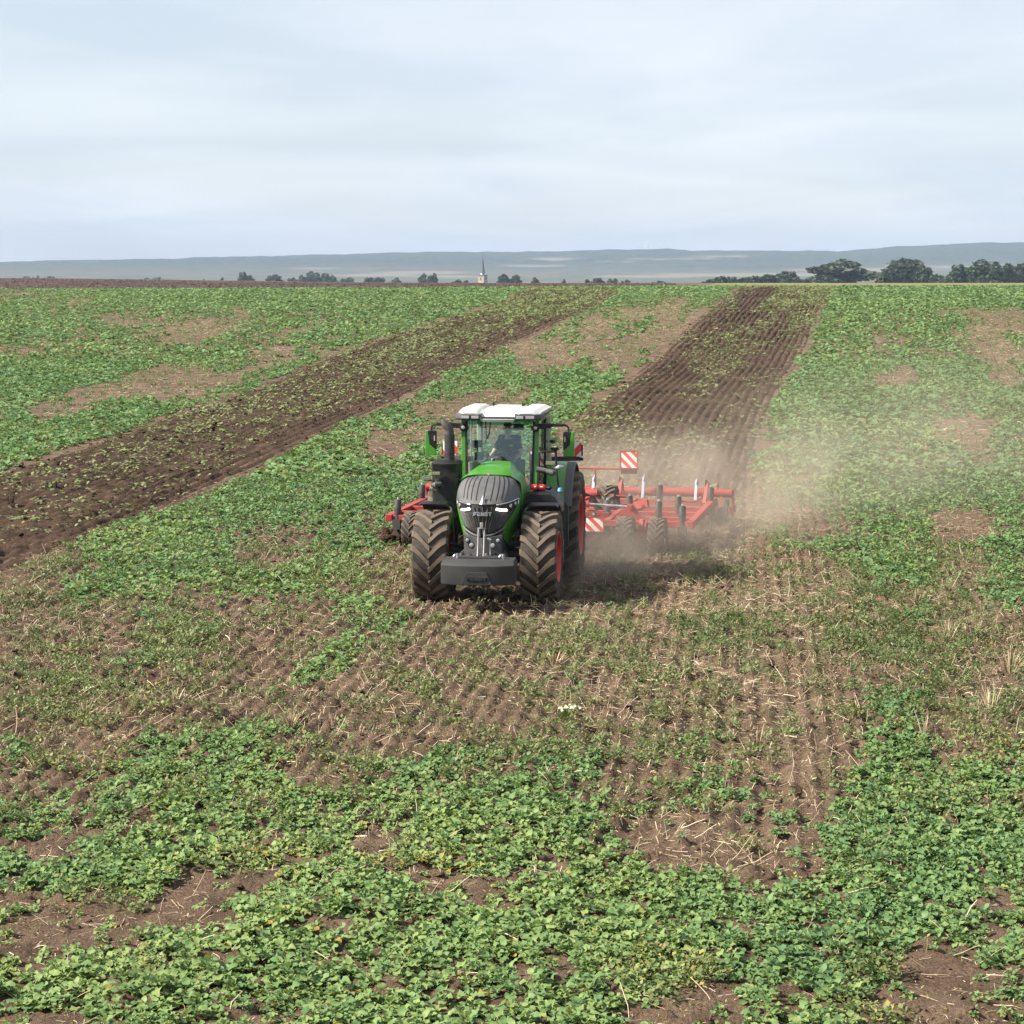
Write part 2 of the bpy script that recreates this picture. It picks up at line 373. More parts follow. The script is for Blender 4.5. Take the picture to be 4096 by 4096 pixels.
# patches of fine low weeds: (u, v, ru, rv, amount)
WEEDS = [(700, 2560, 170, 160, 1.), (300, 2780, 330, 170, .9), (820, 2740, 300, 200, .5), (1150, 2880, 200, 120, .5), (1300, 2680, 300, 150, .3), (1900, 2700, 250, 260, .5),
 (2350, 2520, 380, 170, .7), (2900, 2500, 240, 120, .9), (3500, 2500, 420, 200, .9), (3750, 2720, 330, 240, .8), (2700, 2850, 350, 250, .5), (2200, 3000, 350, 150, .8),
 (2750, 3080, 200, 150, .5), (1950, 3080, 200, 160, .8), (1350, 3050, 250, 150, .6), (2600, 3930, 330, 110, 1.), (3450, 3900, 250, 70, .8), (3500, 4050, 300, 70, .9), (360, 3600, 160, 50, .9),
 (1640, 3920, 110, 50, 1.), (580, 3920, 80, 50, 1.), (980, 3440, 60, 70, .8), (1060, 3780, 60, 40, .8), (1300, 2300, 250, 120, .6), (150, 3050, 200, 90, .6), (3700, 2260, 200, 90, .8), (2300, 2560, 500, 130, .5)]
def weedf(u, v):
    r = np.full(np.shape(u), .31)
    for a, b, ru, rv, k in WEEDS: r = np.maximum(r, k * np.exp(-(((u - a) / ru) ** 2 + ((v - b) / rv) ** 2) * .9))
    return r * (1 - .75 * np.exp(-(((u - 2200) / 900) ** 2 + ((v - 2430) / 60) ** 2)))
# how much dry straw litter lies on the soil
TAN = [(2500, 1290, 330, 70, 1.), (2250, 1400, 250, 60, .9), (3500, 1260, 160, 25, .9), (3850, 1330, 260, 40, .8), (3420, 1400, 110, 40, .8), (4050, 1420, 170, 90, 1.), (3420, 1500, 100, 50, .8), (3750, 1720, 150, 70, .9),
 (3700, 1860, 100, 40, .7), (3720, 2120, 150, 50, .9), (3100, 2080, 200, 50, .5), (3000, 2420, 700, 110, .75), (2400, 2480, 300, 110, .6), (2700, 2700, 600, 200, .6), (1100, 1400, 130, 30, .8), (700, 1330, 300, 30, .6), (250, 1210, 250, 30, .5),
 (900, 1290, 300, 20, .6), (700, 1560, 280, 50, .5), (2900, 3400, 300, 110, .45), (1500, 2650, 250, 200, .35), (300, 2600, 350, 130, .35), (2520, 1195, 60, 14, .9), (3950, 2620, 150, 250, .5), (3550, 2000, 120, 40, .4), (3470, 1185, 60, 12, .7), (3600, 1200, 60, 14, .8), (3850, 1158, 90, 10, .7)]
def strawf(u, v):
    r = np.full(np.shape(u), .10)
    for a, b, ru, rv, k in TAN: r = np.maximum(r, k * np.exp(-(((u - a) / ru) ** 2 + ((v - b) / rv) ** 2) * .9))
    return r * np.where(v < 1600, .5, 1.0)

# ------------------------------------------------------------------ the field sheet
def soil_mat(name, dark, mid, light, straw=True, bscale=34):
    t = NT(name); n1 = t.noise(1.3, 6, .62); n2 = t.noise(bscale, 6, .7); n3 = t.noise(.21, 3, .5)
    c = t.ramp(t.math('ADD', t.math('MULTIPLY', n1, .5), t.math('MULTIPLY', n2, .5)), [(.38, dark), (.5, mid), (.62, light)])
    c = t.mix(t.val(n3, .35, .7, 0, .25), c, light)
    if straw:
        st = t.attr('straw'); w = t.n('ShaderNodeTexNoise'); w.inputs['Scale'].default_value = 1.7; w.inputs['Detail'].default_value = 8; w.inputs['Roughness'].default_value = .8
        t.l(t.obj(), w.inputs['Vector']); f = t.math('MULTIPLY', t.val(w.outputs[0], .46, .58, 0, 1), st)
        c = t.mix(t.math('MULTIPLY', f, .5), c, (.24, .175, .11))
        ye = t.attr('stubble'); c = t.mix(ye, c, t.mix(n2, (.22, .18, .08), (.12, .14, .045)))
        pl = t.attr('plough'); c = t.mix(pl, c, t.ramp(n2, [(.3, (.034, .022, .019)), (.7, (.098, .066, .056))]))
    h = t.math('ADD', t.math('MULTIPLY', n2, 1), t.math('MULTIPLY', t.noise(9, 3, .6), 1.2))
    return t.done(t.bsdf(c, .95, 0, .15, t.bump(h, 1.0, .08)))
SOIL = soil_mat('dry_field_soil', (.050, .031, .0205), (.122, .079, .052), (.215, .150, .100))
TILL = soil_mat('fresh_tilled_soil', (.025, .0135, .008), (.058, .033, .0195), (.104, .064, .039), straw=False)
def axis_pts(a, b, fine, grow, end):
    p = [a]; st = fine
    while p[-1] < end:
        p.append(p[-1] + st)
        if p[-1] > b: st *= grow
    return np.array(p)
ys = np.r_[np.linspace(2, 14, 30)[:-1], axis_pts(14, 58, .10, 1.03, 430)]; ys[-1] = 430
xh = axis_pts(0, 9.5, .0625, 1.075, 420); xs = np.r_[-xh[::-1][:-1], xh]
X, Y = np.meshgrid(xs, ys); Z = zfield(X, Y)
near = 1 - sstep(50, 85, Y)
Z = Z + near * ((fbm(X * 1.1, Y * 1.1, 3, 3) - .5) * .11 + (fbm(X * 3.6, Y * 3.6, 9, 3) - .5) * .10 + np.maximum(0, fbm(X * 6, Y * 6, 5, 2) - .56) * .22 + .038 * np.cos(2 * np.pi * (X - Y * .112) / .25) * sstep(20, 26, Y))
Z = Z + (fbm(X * .05, Y * .05, 21, 2) - .5) * .12 * sstep(60, 140, Y)
# keep the soil flat under the wheels
U, V = proj(X, Y, zfield(X, Y))
bey = beyond(U, V); st = strawf(U, V) * (1 - .75 * tilled(X, Y)); 
plough = (bey & (U < 2750 + 300 * (vn(X * .2, Y * .2) - .5))).astype(float); stub = (bey & (plough < .5)).astype(float)
Z = Z + plough * (vn(X * 1.2, Y * 1.2, 4) - .5) * .18
nx, ny = len(xs), len(ys); idx = np.arange(nx * ny).reshape(ny, nx)
F = np.stack([idx[:-1, :-1].ravel(), idx[:-1, 1:].ravel(), idx[1:, 1:].ravel(), idx[1:, :-1].ravel()], 1)
fm = mesh_np('field_ground', np.stack([X.ravel(), Y.ravel(), Z.ravel()], 1), F, SOIL, {'straw': st.ravel() * (1 - bey.ravel()), 'stubble': stub.ravel() * .85, 'plough': plough.ravel() * .9}, smooth=True)
tag(link(bpy.data.objects.new('field_ground', fm)), kind='structure')
_gx, _gy, _gz = xs, ys, Z
def zsoil(x, y):                                # actual height of the sheet
    i = np.clip(np.searchsorted(_gx, x) - 1, 0, nx - 2); j = np.clip(np.searchsorted(_gy, y) - 1, 0, ny - 2)
    ax = np.clip((x - _gx[i]) / (_gx[i + 1] - _gx[i]), 0, 1); ay = np.clip((y - _gy[j]) / (_gy[j + 1] - _gy[j]), 0, 1)
    return (_gz[j, i] * (1 - ax) + _gz[j, i + 1] * ax) * (1 - ay) + (_gz[j + 1, i] * (1 - ax) + _gz[j + 1, i + 1] * ax) * ay
# tilled strips: ridged soil following the pass
def strip(nm, nfur, amp):
    a, b = STRIPS[nm]; m = 110; w = np.linspace(0, 1, m)
    P = a[:, None, :] * (1 - w)[None, :, None] + b[:, None, :] * w[None, :, None]
    X, Y = P[..., 0], P[..., 1]; wd = np.hypot(*(b - a).T)[:, None] * np.ones((1, m))
    far = 1 + .8 * sstep(80, 200, Y)
    rid = (np.abs(np.sin(np.pi * w[None, :] * nfur + 2.6 * (fbm(X * .3, Y * .12, 8, 3) - .5)))) ** .8 - .6
    rough = (fbm(X * 3.1, Y * 2.2, 31, 3) - .5)
    z = zsoil(X, Y) + .055 + (rid * amp * (.45 + vn(X * .9, Y * .35, 12)) + rough * .16) * far
    edge = np.minimum(1, np.minimum(w, 1 - w) * 7)[None, :]; ends = np.minimum(1, np.minimum(np.arange(len(a)), np.arange(len(a))[::-1]) / 8.)[:, None]
    z = zsoil(X, Y) - .05 + (z - zsoil(X, Y) + .05) * edge ** .7 * ends
    n0 = len(a); idx = np.arange(n0 * m).reshape(n0, m)
    F = np.stack([idx[:-1, :-1].ravel(), idx[:-1, 1:].ravel(), idx[1:, 1:].ravel(), idx[1:, :-1].ravel()], 1)
    me = mesh_np('tilled_ground', np.stack([X.ravel(), Y.ravel(), z.ravel()], 1), F, TILL, smooth=True)
    tag(link(bpy.data.objects.new('tilled_ground', me)), kind='structure')
    return X, Y, z
SA = strip('a', 22, .09); SB = strip('b', 22, .13)
# ---- far valley and hills
xf = np.arange(-3400, 3401, 28.); yf = np.r_[np.arange(424, 1000, 24.), np.arange(1000, 3000, 90.), np.arange(3000, 7600, 36.)]
X, Y = np.meshgrid(xf, yf); Z = zfar(X, Y); wood = sstep(4350, 5000, Y + 500 * (fbm(X / 500, Y / 260, 40, 3) - .5))
Uf, Vf = proj(X, Y, Z)
PALE = [(3000, 1099, 430, 6), (2600, 1106, 230, 5), (1800, 1106, 150, 5), (2150, 1066, 120, 3), (2450, 1052, 90, 2), (1250, 1075, 100, 2), (1700, 1090, 170, 5), (2200, 1040, 95, 6), (2700, 1040, 170, 4), (2900, 1030, 130, 3), (3450, 1080, 260, 7), (3900, 1070, 200, 6), (1500, 1100, 150, 6)]
pale = np.zeros_like(X)
for a, b, ru, rv in PALE: pale = np.maximum(pale, sstep(1.25, .8, np.hypot((Uf - a) / ru, (Vf - b) / rv) + .5 * (vn(X / 60, Y / 60, 3) - .5)))
dk = sstep(1.2, .9, np.hypot((Uf - 2590) / 105, (Vf - 1008) / 9))
Z = Z + wood * (1 - pale) * ((vn(X / 34, Y / 34, 5)) * 8 + 5 * (fbm(X / 160, Y / 160, 6, 3) - .5)) * sstep(4300, 4900, Y)
Z[0, :] -= 1.0
nx2, ny2 = len(xf), len(yf); idx = np.arange(nx2 * ny2).reshape(ny2, nx2)
F = np.stack([idx[:-1, :-1].ravel(), idx[:-1, 1:].ravel(), idx[1:, 1:].ravel(), idx[1:, :-1].ravel()], 1)
t = NT('far_hills'); n1 = t.noise(.011, 5, .6); n2 = t.noise(.05, 4, .6)
grass = t.ramp(n1, [(.35, (.04, .05, .025)), (.5, (.06, .065, .035)), (.65, (.10, .085, .05))]); trees_ = t.ramp(n2, [(.36, (.005, .012, .008)), (.62, (.042, .060, .028))])
c = t.mix(t.attr('wood'), grass, trees_); c = t.mix(t.attr('pale'), c, t.mix(n1, (.16, .13, .095), (.12, .125, .07))); c = t.mix(t.attr('dark'), c, (.014, .028, .014))
HILL = t.done(t.bsdf(c, 1, 0, .1))
tag(link(bpy.data.objects.new('hills', mesh_np('hills', np.stack([X.ravel(), Y.ravel(), Z.ravel()], 1), F, HILL, {'wood': wood.ravel(), 'pale': pale.ravel(), 'dark': dk.ravel()}, smooth=True))), kind='structure')
# ------------------------------------------------------------------ tractor
def tyre_mesh(name, Rad, Wd, rim, nl, lh, sweep, n=64):
    mb = MB(); w = Wd / 2; rc = Rad - lh
    prof = [(-w * .80, rim), (-w * .97, rim + (rc - rim) * .25), (-w * 1.0, rim + (rc - rim) * .55), (-w * .97, rim + (rc - rim) * .85), (-w * .88, rc - .012), (-w * .5, rc + .006), (0, rc + .010),
            (w * .5, rc + .006), (w * .88, rc - .012), (w * .97, rim + (rc - rim) * .85), (w * 1.0, rim + (rc - rim) * .55), (w * .97, rim + (rc - rim) * .25), (w * .80, rim)]
    mb.lathe(prof, axis='x', n=n)
    pitch = 2 * math.pi / nl; hw = .36 * pitch * Rad * .5
    for sd in (-1, 1):
        for k in range(nl):
            a0 = k * pitch + (pitch / 2 if sd > 0 else 0)
            L = [(-.045, 0.0), (.18, .22), (.45, .55), (.72, .82), (.93, .95), (1.0, 1.0)]
            top, bot = [], []
            for i, (fx, fa) in enumerate(L):
                x = sd * fx * w; a = a0 + fa * sweep
                hwid = hw * (1.0 if i < 5 else 1.08) * (1.12 if fx > .5 else .95)
                rt = Rad - (.012 if fx > .9 else 0) - (.03 if fx >= 1.0 else 0); rb = rc - .04 - (.06 if fx >= 1 else 0)
                top.append([(x, a - hwid / Rad, rt), (x, a + hwid / Rad, rt)]); bot.append([(x, a - hwid * 1.25 / Rad, rb), (x, a + hwid * 1.25 / Rad, rb)])
            def P(q): x, a, r = q; return (x, -r * math.cos(a), r * math.sin(a))
            rows = [[P(bot[i][0]), P(top[i][0]), P(top[i][1]), P(bot[i][1])] for i in range(len(L))]
            mb.grid(rows, mat=1)
            b = len(mb.v); mb.add(rows[0], [(0, 1, 2, 3)], 1); mb.add(rows[-1], [(0, 1, 2, 3)], 1)
    return mb.mesh(name, [TYRE, LUG], smooth=28)
def rim_mesh(name, rim, w, dish, holes=8):
    mb = MB(); h = w / 2 * .95
    mb.lathe([(-h, rim + .012), (-h, rim - .03), (-h * .5, rim - .06), (h * .3, rim - .06), (h - .05, rim - .045), (h - .02, rim - .03), (h, rim - .015), (h, rim + .018), (h - .03, rim + .02)], n=56)
    mb.lathe([(dish, rim - .055), (dish + .035, rim * .72), (dish + .05, rim * .46), (dish + .01, rim * .42), (dish + .01, .001)], n=56)
    mb.lathe([(dish - .02, rim - .055), (dish - .02, .001)], n=56)
    return mb.mesh(name, [RED], smooth=40)
def hub_mesh(name, x, r):
    mb = MB(); mb.lathe([(x, r), (x + .09, r * .92), (x + .10, r * .6), (x + .14, r * .5), (x + .14, .001)], n=28)
    for k in range(10):
        a = k * math.pi / 5; mb.tube([(x + .02, r * 1.22 * math.cos(a), r * 1.22 * math.sin(a)), (x + .055, r * 1.22 * math.cos(a), r * 1.22 * math.sin(a))], .017, 8)
    return mb.mesh(name, [BLACKM], 40)
TX, TY, TRZ = -0.448, 40.2, R(-6.4)
trac = empty('tractor', (TX, TY, 0), TRZ)
tag(trac, 'green tractor with grey grille, red rims and white cab roof pulling a cultivator', 'tractor')
FT = tyre_mesh('tyre', .855, .68, .47, 19, .052, R(21)); FR = rim_mesh('wheel', .47, .68, .02); FH = hub_mesh('hub', .03, .16)
RT = tyre_mesh('tyre', 1.07, .76, .60, 21, .06, R(19)); RR = rim_mesh('wheel', .60, .76, .16); RH = hub_mesh('hub', .17, .2)
for sd in (-1, 1):
    for (rm, tm, hm, x, y, z) in ((FR, FT, FH, 1.015, 0, .825), (RR, RT, RH, 1.135, 3.3, 1.03)):
        w_ = place('wheel', rm, trac, (sd * x, y, z), (0 if sd > 0 else 0, 0, 0 if sd > 0 else math.pi))
        # the lug V points down in front on both sides, so tyres are not mirrored
        ty = place('tyre', tm, w_, rot=(random.random() * .2, 0, 0 if sd > 0 else math.pi)); place('hub', hm, w_)
# --- nose: horizontal slices with a rounded plan
SL = np.array([(2.325, .40, .14), (2.29, .49, -.02), (2.23, .545, -.20), (2.15, .58, -.38), (2.06, .60, -.56), (1.97, .607, -.72), (1.90, .607, -.82), (1.86, .60, -.845), (1.80, .595, -.845), (1.70, .582, -.85), (1.60, .562, -.85), (1.50, .538, -.845), (1.40, .51, -.835), (1.30, .485, -.82), (1.20, .465, -.80), (1.05, .45, -.78)])
def slw(z): return np.interp(-z, -SL[:, 0], SL[:, 1])
def sln(z): return np.interp(-z, -SL[:, 0], SL[:, 2])
NB = .55
def nose(th, z, off=0.0, e=2.5):               # th in -1..1 round the nose (+-1 = flank)
    a = th * math.pi / 2; s_, c_ = abs(math.sin(a)), max(0, math.cos(a))
    w_, y0 = slw(z), sln(z); L = NB - y0
    x = math.copysign(w_ * s_ ** (2 / e), th); y = NB - L * c_ ** (2 / e)
    nx_ = math.copysign(s_ ** (2 - 2 / e) / w_, th) if s_ > 0 else 0; ny_ = -(c_ ** (2 - 2 / e)) / L
    n_ = math.hypot(nx_, ny_) or 1
    return (x + off * nx_ / n_, y + off * ny_ / n_, z)
def brow(th): return 1.885 + .10 * abs(th) ** 1.8
GB = .80                                       # how far round the grey cap reaches
mb = MB(); rows = []
NTH = 44
for i in range(13):
    t_ = i / 12
    rows.append([nose(GB * (2 * j / NTH - 1), 2.325 + (brow(GB * (2 * j / NTH - 1)) - 2.325) * t_ ** .9, .012) for j in range(NTH + 1)])
rows.append([nose(GB * (2 * j / NTH - 1), brow(GB * (2 * j / NTH - 1)) - .012, -.01) for j in range(NTH + 1)])
rows.append([nose(GB * (2 * j / NTH - 1), brow(GB * (2 * j / NTH - 1)) - .012, -.06) for j in range(NTH + 1)])
mb.grid(rows)
mb.grid([[(x_ * .98, .14, 2.327) for x_ in np.linspace(-.36, .36, NTH + 1)], rows[0]])
cap = mb.build('nose_cap', GREYL, trac, 50)
mb_ = None
for k in range(9):
    th = (k - 4) * .118
    mb = MB(); pts = [nose(th * (1 - .22 * s_), 2.315 + (brow(th) + .035 - 2.315) * s_, .013) for s_ in np.linspace(0.02, .95 - .05 * (k == 4), 10)]
    mb.tube(pts, .0085, 6); mb.build('rib', BLACK, cap)
# grille face below the headlights
def gth(z): return float(np.interp(-z, [-1.9, -1.75, -1.5, -1.42, -1.30], [.80, .68, .44, .37, .20]))
mb = MB(); rows = []
for i in range(15):
    rows.append([])
    for j in range(25):
        f = 2 * j / 24 - 1; vb = 1.30 + .13 * min(1, abs(f)) ; zt = brow(f * .8) - .02
        z = zt + (vb - zt) * i / 14; rows[-1].append(nose(f * gth(max(1.42, z)), z, -.012))
mb.grid(rows); grille = mb.build('grille', BLACKM, trac, 50)
for k in range(23):
    f = (k - 11) / 11.5
    mb = MB(); zt = brow(f * .8) - (.20 if abs(f) > .22 else .05); vb = 1.325 + .12 * abs(f)
    pts = [nose(f * gth(max(1.42, z)), z, -.004) for z in np.linspace(zt, vb, 8)]
    mb.tube(pts, .0095 if k % 2 else .014, 6); mb.build('slat', GREY, grille)
mb = MB()
for sd in (-1, 1):
    for o_, r_ in ((0, .022), (-.075, .014)):
        pts = [nose(sd * .03, 1.305 + o_, .02)] + [nose(sd * f * .47, 1.305 + o_ + .13 * max(0, f - .25) / .75, .02) for f in np.linspace(.2, 1, 6)]
        mb.tube(pts, r_, 8)
mb.build('grille_trim', GREYL, trac)
# green flanks
for sd in (-1, 1):
    mb = MB(); rows = []
    for i in range(22):
        z = 2.325 + (1.10 - 2.325) * i / 21
        thb = GB * 1.0 if z > 1.9 else gth(max(1.30, z)) + .015
        if z < 1.42: thb = float(np.interp(-z, [-1.42, -1.2, -1.10], [.385, .47, .60]))
        row = [nose(sd * (thb + (1 - thb) * j / 10), z, .016 if z > 1.95 else .022) for j in range(11)]
        w_ = slw(z) + .018; row += [(sd * w_, y_, z) for y_ in ((.75, .95) if z < 1.6 else (.8, 1.1))]
        rows.append(row)
    mb.shell(rows if sd > 0 else [r_[::-1] for r_ in rows], .012); fl = mb.build('side_panel', GREEN, trac, 40)
    mb = MB(); mb.tube([(sd * .505, -.35, 1.24), (sd * .52, -.2, 1.25), (sd * .515, .0, 1.27)], .014, 6); mb.build('handle_recess', GREEN, fl)
# green bonnet from the cab to the grey cap
st_ = [(1.62, 2.455, .25, 2.22, .50), (1.2, 2.445, .29, 2.22, .53), (.8, 2.42, .33, 2.21, .56), (.4, 2.375, .37, 2.20, .58), (.12, 2.33, .40, 2.19, .60)]
mb = MB(); rows = []
for (y, zt, wt, zs, ws) in st_:
    half = [(0, zt + .012), (wt * .6, zt + .006), (wt, zt - .008), (wt + (ws - wt) * .45, zt - (zt - zs) * .42), (wt + (ws - wt) * .85, zs + (zt - zs) * .22), (ws, zs), (ws + .018, zs - .15), (ws + .012, 1.6), (ws, 1.25)]
    rows.append([(-x, y, z) for x, z in half[:0:-1]] + [(x, y, z) for x, z in half])
mb.grid(rows); mb.add(rows[0], [list(range(len(rows[0])))]); bon = mb.build('bonnet', GREEN, trac, 30)
mb = MB(); mb.tube([(0, .13, 2.335), (0, .13, 2.36)], [.02, .016], 8); mb.box((0, .12, 2.352), (.035, .05, .03), (0, 0, .78)); mb.build('badge', CHROME, cap)
# emblem spire on the brow
mb = MB(); c0 = nose(0, 1.90, .03); mb.add([(-.062, c0[1], 1.885), (.062, c0[1], 1.885), (.0, c0[1] + .10, 2.055), (0, c0[1] - .055, 1.89), (0, c0[1] + .12, 1.90)], [(0, 3, 2), (3, 1, 2), (0, 4, 3), (3, 4, 1), (0, 2, 4), (1, 4, 2)])
mb.build('emblem', paint('emblem_grey', (.27, .27, .28), .4, .1, metal=.7), trac, 0)
# headlights
for sd in (-1, 1):
    def hp(f, g, off):                          # f 0 inner..1 outer, g 0 bottom..1 top
        th = sd * (.20 + .555 * f); zt = brow(th) - .014
        zb = zt - (.085 + .07 * math.sin(min(1, f * 1.6) * math.pi * .55)) * (1 if f < .9 else 1 - (f - .9) * 2.0)
        return nose(th, zb + (zt - zb) * g, off)
    mb = MB(); mb.grid([[hp(i / 14, j / 4, .006) for j in range(5)] for i in range(15)]); hl = mb.build('headlight', BLACK, trac, 60)
    mb = MB(); mb.tube([hp(i / 14, 1, .014) for i in range(15)] + [hp(1, 0.05, .014)], .009, 6); mb.build('chrome_edge', CHROME, hl)
    mb = MB(); mb.tube([hp(0.02 + i * .04, .10, .014) for i in range(11)], .021, 8); mb.build('led_strip', LED, hl)
    for f, g in ((.60, .48), (.84, .5)):
        p = Vector(hp(f, g, .010)); n_ = (Vector(hp(f, g, .05)) - p).normalized()
        mb = MB(); mb.tube([p - n_ * .005, p + n_ * .012, p + n_ * .02], [.044, .040, .02], 16); mb.build('lamp', LENS, hl)
# block lettering
def letters(mb, h, adv, y0, y1, fn, slant=0.0):
    w_ = adv * .84; s_ = h * .30
    G = {'F': [[(0, 0), (s_, 0), (s_, h), (0, h)], [(0, h), (0, h - s_ * .9), (w_, h - s_ * .9), (w_ + .02 * h, h)], [(s_, h * .30), (w_ * .85, h * .30), (w_ * .85, h * .56), (s_, h * .56)]],
         'E': [[(0, 0), (s_, 0), (s_, h), (0, h)], [(s_, h - s_ * .85), (w_, h - s_ * .85), (w_, h), (s_, h)], [(s_, h * .37), (w_ * .92, h * .37), (w_ * .92, h * .60), (s_, h * .60)], [(s_, 0), (w_, 0), (w_, s_ * .8), (s_, s_ * .8)]],
         'N': [[(0, 0), (s_ * .9, 0), (s_ * .9, h), (0, h)], [(w_ - s_ * .9, 0), (w_, 0), (w_, h), (w_ - s_ * .9, h)], [(s_ * .9, h), (s_ * .9, h * .55), (w_ - s_ * .9, 0), (w_ - s_ * .9, h * .45)]],
         'D': [[(0, 0), (s_, 0), (s_, h), (0, h)], [(s_, h - s_ * .8), (w_ * .75, h - s_ * .8), (w_ * .9, h), (s_, h)], [(s_, 0), (w_ * .9, 0), (w_ * .75, s_ * .8), (s_, s_ * .8)], [(w_ * .66, s_ * .6), (w_ * .9, 0), (w_, h * .2), (w_, h * .8), (w_ * .9, h), (w_ * .66, h - s_ * .6)]],
         'T': [[(0, h - s_ * .85), (w_, h - s_ * .85), (w_, h), (0, h)], [(w_ * .5 - s_ * .5, 0), (w_ * .5 + s_ * .5, 0), (w_ * .5 + s_ * .5, h - s_ * .85), (w_ * .5 - s_ * .5, h - s_ * .85)]]}
    for i, ch in enumerate('FENDT'):
        for poly in G[ch]:
            pp = [(x + i * adv - 2.46 * adv, z) for x, z in poly]; b = len(mb.v); mb.prism([(x, z) for x, z in pp], y0, y1)
            for q in range(b, len(mb.v)):
                x, y, z = mb.v[q]; mb.v[q] = fn(x, y, z)
mb = MB(); letters(mb, .068, .070, 0, .03, lambda x, y, z: (x, nose(x * .9, 1.66, .035)[1] + y, 1.675 + z)); mb.build('lettering', STEEL, trac, 0)
# lower front: carrier with lamps, couplers, top link
mb = MB()
mb.add([(-.36, -.80, 1.32), (.36, -.80, 1.32), (.345, -.82, 1.03), (-.345, -.82, 1.03), (-.33, -.86, .74), (.33, -.86, .74), (-.38, .1, 1.32), (.38, .1, 1.32), (-.42, .1, .7), (.42, .1, .7), (0, -.88, 1.26), (0, -.90, 1.03), (0, -.9, .74)],
       [(0, 3, 11, 10), (10, 11, 2, 1), (3, 4, 12, 11), (11, 12, 5, 2), (0, 6, 8, 4, 3), (1, 2, 5, 9, 7), (6, 7, 9, 8), (4, 8, 9, 5, 12), (0, 10, 1, 7, 6)])
car = mb.build('front_carrier', GREY, trac, 20, bevel=.008)
for x, z, r_, m in ((-.285, 1.225, .034, LENS), (.285, 1.225, .034, LENS), (-.205, 1.135, .042, LENS), (.19, 1.135, .042, LENS)):
    y = -.805 - .085 * (1 - abs(x) / .36) - .005
    mb = MB(); mb.tube([(x, y + .03, z), (x, y - .014, z)], r_ * 1.35, 18); rg = mb.build('lamp_ring', BLACK, car)
    mb = MB(); mb.tube([(x, y, z), (x, y - .02, z), (x, y - .026, z)], [r_, r_, r_ * .5], 18); mb.build('lamp', m, rg)
for x, z, r_, m in ((-.285, .93, .02, PINK), (-.285, .875, .02, PINK), (-.215, .955, .018, BLACK), (-.215, .895, .018, STEEL), (.17, .96, .02, BLACK), (.17, .90, .018, BLUECAP), (.09, .88, .016, STEEL), (.17, .80, .045, BLACK), (.02, .775, .018, LENS), (.23, .985, .018, BLACK), (.10, .935, .02, STEEL), (.215, .83, .025, BLACKM)):
    y = -.835 - .05 * (1 - abs(x) / .45); mb = MB(); mb.tube([(x, y + .03, z), (x, y - .03, z), (x, y - .04, z)], [r_, r_, r_ * .6], 12); mb.build('coupler', m, car)
mb = MB()
for dx in (-.055, .055): mb.tube([(dx + .0, -1.15, .94), (dx, -1.05, 1.2), (dx, -.99, 1.46)], .020, 8)
mb.tube([(-.085, -.99, 1.46), (.085, -.99, 1.46)], .014, 8); mb.box((0, -1.1, .945), (.24, .2, .022))
tl = mb.build('top_link', paint('dull_steel', (.20, .20, .205), .45, .2, metal=.6), trac, 35)
mb = MB(); mb.tube([(0, -1.0, 1.46), (0, -1.0, 1.57)], .032, 12); mb.build('hook', CHROME, tl)
mb = MB(); mb.tube([(.12, -.99, 1.25), (.13, -.97, 1.28), (.15, -.95, 1.23), (.155, -.97, .95), (.16, -.99, .86)], .010, 6); mb.tube([(.10, -.98, 1.27), (.17, -.98, 1.25)], .024, 10); mb.tube([(.07, -.97, 1.0), (.07, -.97, .93)], .034, 10); mb.build('hitch_lever', STEEL, trac)
for sd in (-1, 1):
    mb = MB(); mb.tube([(sd * .36, -.6, .98), (sd * .41, -.75, .92), (sd * .42, -.82, .8), (sd * .40, -.95, .68), (sd * .38, -1.05, .66)], [.05, .06, .062, .055, .05], 10); mb.build('hitch_arm', BLACKM, trac)
# axle, steering, chassis, engine
mb = MB(); mb.tube([(-.80, 0, .83), (-.45, 0, .84), (0, 0, .84), (.45, 0, .84), (.80, 0, .83)], [.15, .14, .2, .14, .15], 14); mb.tube([(-.75, -.25, .88), (-.4, -.24, .86), (.4, -.24, .86), (.75, -.25, .88)], [.035, .045, .045, .035], 10)
mb.tube([(-.7, -.2, 1.08), (-.4, -.1, 1.0)], .03, 8); mb.tube([(.7, -.2, 1.08), (.4, -.1, 1.0)], .03, 8); mb.build('front_axle', BLACKM, trac)
mb = MB(); mb.box((0, 1.9, 1.0), (.62, 3.9, .62)); mb.box((0, .7, 1.55), (.9, 1.7, .6)); mb.tube([(-1.05, 3.3, 1.03), (1.05, 3.3, 1.03)], .2, 14); mb.build('chassis', BLACKM, trac, bevel=.02)
# front mudguards
for sd in (-1, 1):
    mb = MB(); rows = []
    for i in range(13):
        a = R(80 + i * 8.5); rr = .985 - .02 * (i == 0)
        y = .1 - rr * math.cos(a) * .93; z = .82 + rr * math.sin(a) + .02
        rows.append([(sd * x_, y + (.02 if x_ > 1.2 else 0), z - (.035 if x_ in (.76, 1.33) else 0)) for x_ in (.76, .80, 1.05, 1.28, 1.33)])
    mb.shell(rows if sd < 0 else [r_[::-1] for r_ in rows], .018); mg = mb.build('front_mudguard', BLACK, trac, 40)
    mb = MB(); mb.tube([(sd * 1.0, .1, 1.76), (sd * .78, .05, 1.76), (sd * .70, -.02, 1.70), (sd * .66, -.04, 1.4), (sd * .64, -.04, 1.1)], .024, 8); mb.build('mudguard_bracket', GREY, mg)
